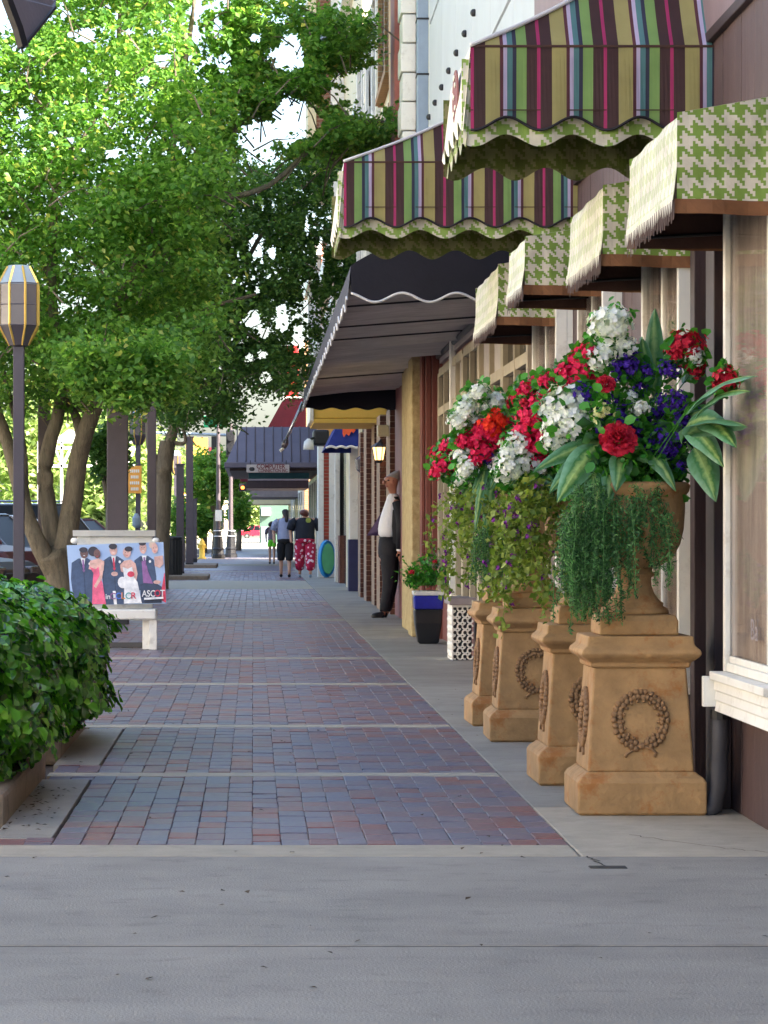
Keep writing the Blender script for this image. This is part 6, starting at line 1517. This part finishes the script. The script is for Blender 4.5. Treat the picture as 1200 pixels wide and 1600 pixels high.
def fingers(base, dirv, n=4, L=.085, name='fingers'):
    for k in range(n + 1):
        o = Vector((0, (k - 1.5) * .019, 0)); p = Vector(base) + o; d = Vector(dirv).normalized(); l = L * (.85, 1, .95, .8, .6)[k]
        if k == 4: p = Vector(base) + Vector((-.02, -.03, .03)); d = (d + Vector((-.5, -.3, 0))).normalized()
        a, b, c = p, p + d * l * .55, p + d * l + Vector((.012, 0, 0)); skin('finger', [(*a, .010), (*b, .009), (*c, .0075)], [(0, 1), (1, 2)], M['skin2'], man, 1)
fingers(g(601.5, 869, .2), (0, 0, -1)); fingers(g(628, 868, -.24), (0, 0, -1), L=.08)
def E(px, py, dy, rx, ry): x, y, z = g(px, py, dy); return (x, y, z, rx, ry)
cloth('shirt', [[E(615, 843, 0, .135, .15), E(613, 828, -.01, .145, .17), E(616, 805, -.01, .125, .18), E(619, 785, -.01, .09, .17), E(620, 776, -.01, .075, .09), E(620.5, 770.5, -.01, .062, .064)]], M['shirt'], man)
cloth('trousers', [[E(614.5, 834, 0, .13, .15), E(614.5, 850, 0, .14, .165), E(614, 864, 0, .145, .175), E(614, 876, 0, .13, .165)], [E(613, 858, -.08, .11, .09), E(612, 880, -.09, .10, .085), E(611, 910, -.1, .08, .075), E(605, 938, -.1, .064, .06), E(601, 959, -.1, .062, .058)], [E(616, 858, .08, .11, .09), E(617, 885, .09, .1, .085), E(616, 910, .09, .08, .075), E(611, 938, .1, .064, .06), E(608, 959, .1, .06, .058)]], M['suit'], man)
cloth('jacket_back', [[E(630, 866, .03, .07, .20), E(630, 845, .03, .085, .20), E(628, 815, .02, .10, .21), E(627, 795, .02, .10, .22), E(625, 783, .02, .08, .18), E(623, 777, .01, .06, .08)]], M['suit'], man)
MB().tube([g(624, 785, .17), g(616, 815, .26), g(608, 843, .25), g(604, 858, .222)], [.08, .07, .056, .05], 14).build('sleeve', M['suit'], man, smooth=True)
MB().tube([g(627, 785, -.17), g(631.5, 818, -.245), g(629, 858, -.245)], [.075, .065, .05], 14).build('sleeve', M['suit'], man, smooth=True)
MB().tube([g(629, 857.5, -.245), g(628.5, 861, -.243)], [.042, .04], 12).build('cuff', M['shirt'], man, smooth=True); MB().tube([g(604, 857, .222), g(602.5, 862.5, .218)], [.044, .042], 12).build('cuff', M['shirt'], man, smooth=True)
fp = MB(); T = lambda px, py, dy: Vector(g(px, py, dy))
fr_ = [[T(620, 777, .0), T(613, 776, .05)], [T(616, 795, .08), T(605, 796, .1)], [T(612, 815, .1), T(593, 816, .14)], [T(608, 828, .12), T(583, 831, .16)], [T(604, 837, .12), T(580, 837, .17)]]
fp.loft([[a, b, b + Vector((.01, .03, 0)), a + Vector((.01, .03, 0))] for a, b in fr_]); fp.build('jacket_front', M['purple_l'], man, smooth=True)
fp = MB(); fr_ = [[T(621, 776, -.11), T(628, 776, -.12)], [T(618, 800, -.19), T(631, 800, -.2)], [T(617, 822, -.20), T(632, 826, -.21)], [T(619, 848, -.185), T(633, 856, -.2)]]
fp.loft([[a, b, b + Vector((.0, .06, 0)), a + Vector((.0, .06, 0))] for a, b in fr_]); fp.build('lapel', M['suit'], man, smooth=True)
skin('hair', [V(619, 738, 0, .112), V(622.5, 744, .01, .118), V(624, 753, .02, .095)], [(0, 1), (1, 2)], M['hair_g'], man)
cloth('belt', [[E(614, 842, 0, .143, .16), E(613.5, 838, 0, .146, .162)]], M['black'], man)
for (a, b, dy) in ((603, 577, -.12), (609, 588, .08)): skin('shoe', [V(a, 960, dy, .05), V((a + b) / 2, 961.5, dy - .03, .046), V(b + 4, 963, dy - .05, .034)], [(0, 1), (1, 2)], M['black'], man)
fa = MB(); h = g(616.2, 753, -.02)
fa.ball((h[0] - .085, h[1] - .05, h[2] - .008), (.02, .02, .028)); fa.build('nose', M['skin2'], man, smooth=True)
MB().ball((h[0] - .035, h[1] - .085, h[2] + .018), (.014, .01, .008)).ball((h[0] - .08, h[1] - .02, h[2] + .018), (.01, .014, .008)).build('eyes', M['hair_d'], man); MB().ball((h[0] - .055, h[1] - .07, h[2] - .055), (.025, .02, .006)).build('mouth', mat('lip', C(160, 84, 76), .5, .1), man); MB().ball((h[0] + .02, h[1] - .085, h[2] - .005), (.02, .014, .032)).build('ear', M['skin2'], man, smooth=True)
def walker(label, X, Y, H, wide, top, legs, hair, hairlen, legto, stride, foot='capri', elbow=1.0, sk='skin'):
    t = thing('person', label, 'person', (X, Y, 0)); s = H / 1.65; w_ = wide
    def Z(x, y, z, r, r2=None): return (X + x * s, Y + y * s, z * s, r * s) if r2 is None else (X + x * s, Y + y * s, z * s, r * s, r2 * s)
    bd = [Z(0, 0, .9, .09 * w_), Z(0, 0, 1.08, .085 * w_), Z(0, 0, 1.25, .085 * w_), Z(0, 0, 1.36, .055), Z(0, 0, 1.44, .05), Z(0, .01, 1.53, .085), Z(0, .01, 1.59, .075),
          Z(-.19 * w_, 0, 1.33, .05), Z(-.26 * w_, .02, 1.1, .042), Z(-.25 * w_, -.06, .88, .032), Z(-.24 * w_, -.08, .8, .03), Z(.19 * w_, 0, 1.33, .05), Z(.26 * w_, 0, 1.1, .042), Z(.26 * w_, .08, .88, .032), Z(.25 * w_, .1, .8, .03),
          Z(-.09 * w_, 0, .8, .07 * w_), Z(-.09 * w_, stride * .4, .47, .058), Z(-.09 * w_, stride * .6, .1, .038), Z(-.09 * w_, stride * .6 + .1, .04, .035), Z(.09 * w_, 0, .8, .07 * w_), Z(.09 * w_, -stride * .2, .47, .058), Z(.09 * w_, -stride, .12, .038), Z(.09 * w_, -stride + .08, .045, .035)]
    ed = [(0, 1), (1, 2), (2, 3), (3, 4), (4, 5), (5, 6), (3, 7), (7, 8), (8, 9), (9, 10), (3, 11), (11, 12), (12, 13), (13, 14), (0, 15), (15, 16), (16, 17), (17, 18), (0, 19), (19, 20), (20, 21), (21, 22)]
    skin('body', bd, ed, M[sk], t)
    O = lambda x, y, z, rx, ry: (X + x * s, Y + y * s, z * s, rx * s, ry * s)
    cloth('shirt', [[O(0, 0, .80, .185 * w_, .135 * w_), O(0, 0, .92, .18 * w_, .135 * w_), O(0, 0, 1.06, .165 * w_, .13 * w_), O(0, 0, 1.22, .18 * w_, .125 * w_), O(0, 0, 1.32, .19 * w_, .10 * w_), O(0, 0, 1.37, .13 * w_, .08), O(0, 0, 1.40, .065, .06)]], M[top], t)
    for sx in (-1, 1): MB().tube([Z(sx * .15 * w_, 0, 1.325, 0)[:3], Z(sx * .22 * w_, .01, 1.26, 0)[:3], Z(sx * .262 * w_, .015, 1.10, 0)[:3]], [.07 * s * w_, .078 * s * w_, .07 * s * w_], 12).build('sleeve', M[top], t, smooth=True)
    ch = [[O(0, 0, .98, .165 * w_, .125 * w_), O(0, 0, .88, .18 * w_, .14 * w_), O(0, 0, .78, .18 * w_, .14 * w_)]]
    for sx, st in ((-1, stride * .6), (1, -stride)):
        zs = [.84, .70, max(legto + .02, .46), legto] if legto < .44 else [.84, .72, legto]
        ch.append([O(sx * .09 * w_, st * (.8 - min(z, .8)) / .7, z, (.105 if z > .6 else .088) * w_, (.11 if z > .6 else .085) * w_) for z in zs])
    cloth('trousers' if legto < .3 else 'shorts', ch, M[legs], t)
    if hairlen == 'big': skin('hair', [Z(0, 0, 1.55, .13), Z(0, -.03, 1.47, .16), Z(0, -.04, 1.38, .15)], [(0, 1), (1, 2)], M[hair], t)
    elif hairlen == 'tail': skin('hair', [Z(0, 0, 1.56, .10), Z(0, -.05, 1.52, .085), Z(.03, -.1, 1.42, .05), Z(.03, -.11, 1.28, .035)], [(0, 1), (1, 2), (2, 3)], M[hair], t)
    else: skin('hair', [Z(0, -.01, 1.56, .115), Z(-.02, -.03, 1.48, .125), Z(-.05, -.04, 1.42, .10)], [(0, 1), (1, 2)], M[hair], t)
    for sx, st in ((-1, stride * .6), (1, -stride)): skin('shoe', [Z(sx * .09 * w_, st - .03, .04, .042), Z(sx * .09 * w_, st + .12, .035, .04)], [(0, 1)], M[foot], t)
    return t
Yw = 64.3
walker('woman in a grey tee and black capri trousers seen from behind, dark ponytail', .72, Yw, 1.57, 1.05, 'tee_g', 'capri', 'hair_d', 'tail', .38, .16)
wk = walker('woman in a black tee and red patterned trousers seen from behind, auburn hair', 1.16, Yw - .2, 1.58, 1.32, 'tee_k', 'pjs', 'hair_r', 'short', .12, .2, 'steel_b')
MB().ball((1.16 + .07, Yw - .2 - .165, 1.27), (.06, .012, .06)).build('shirt_emblem', mat('lime_print', C(150, 160, 70), .7, .1), wk)
walker('girl in lime green shorts with big dark curly hair, farthest of the walkers', .58, 88, 1.36, .85, 'top_g', 'shorts', 'hair_d', 'big', .62, .14)

SC.render.engine = 'CYCLES'
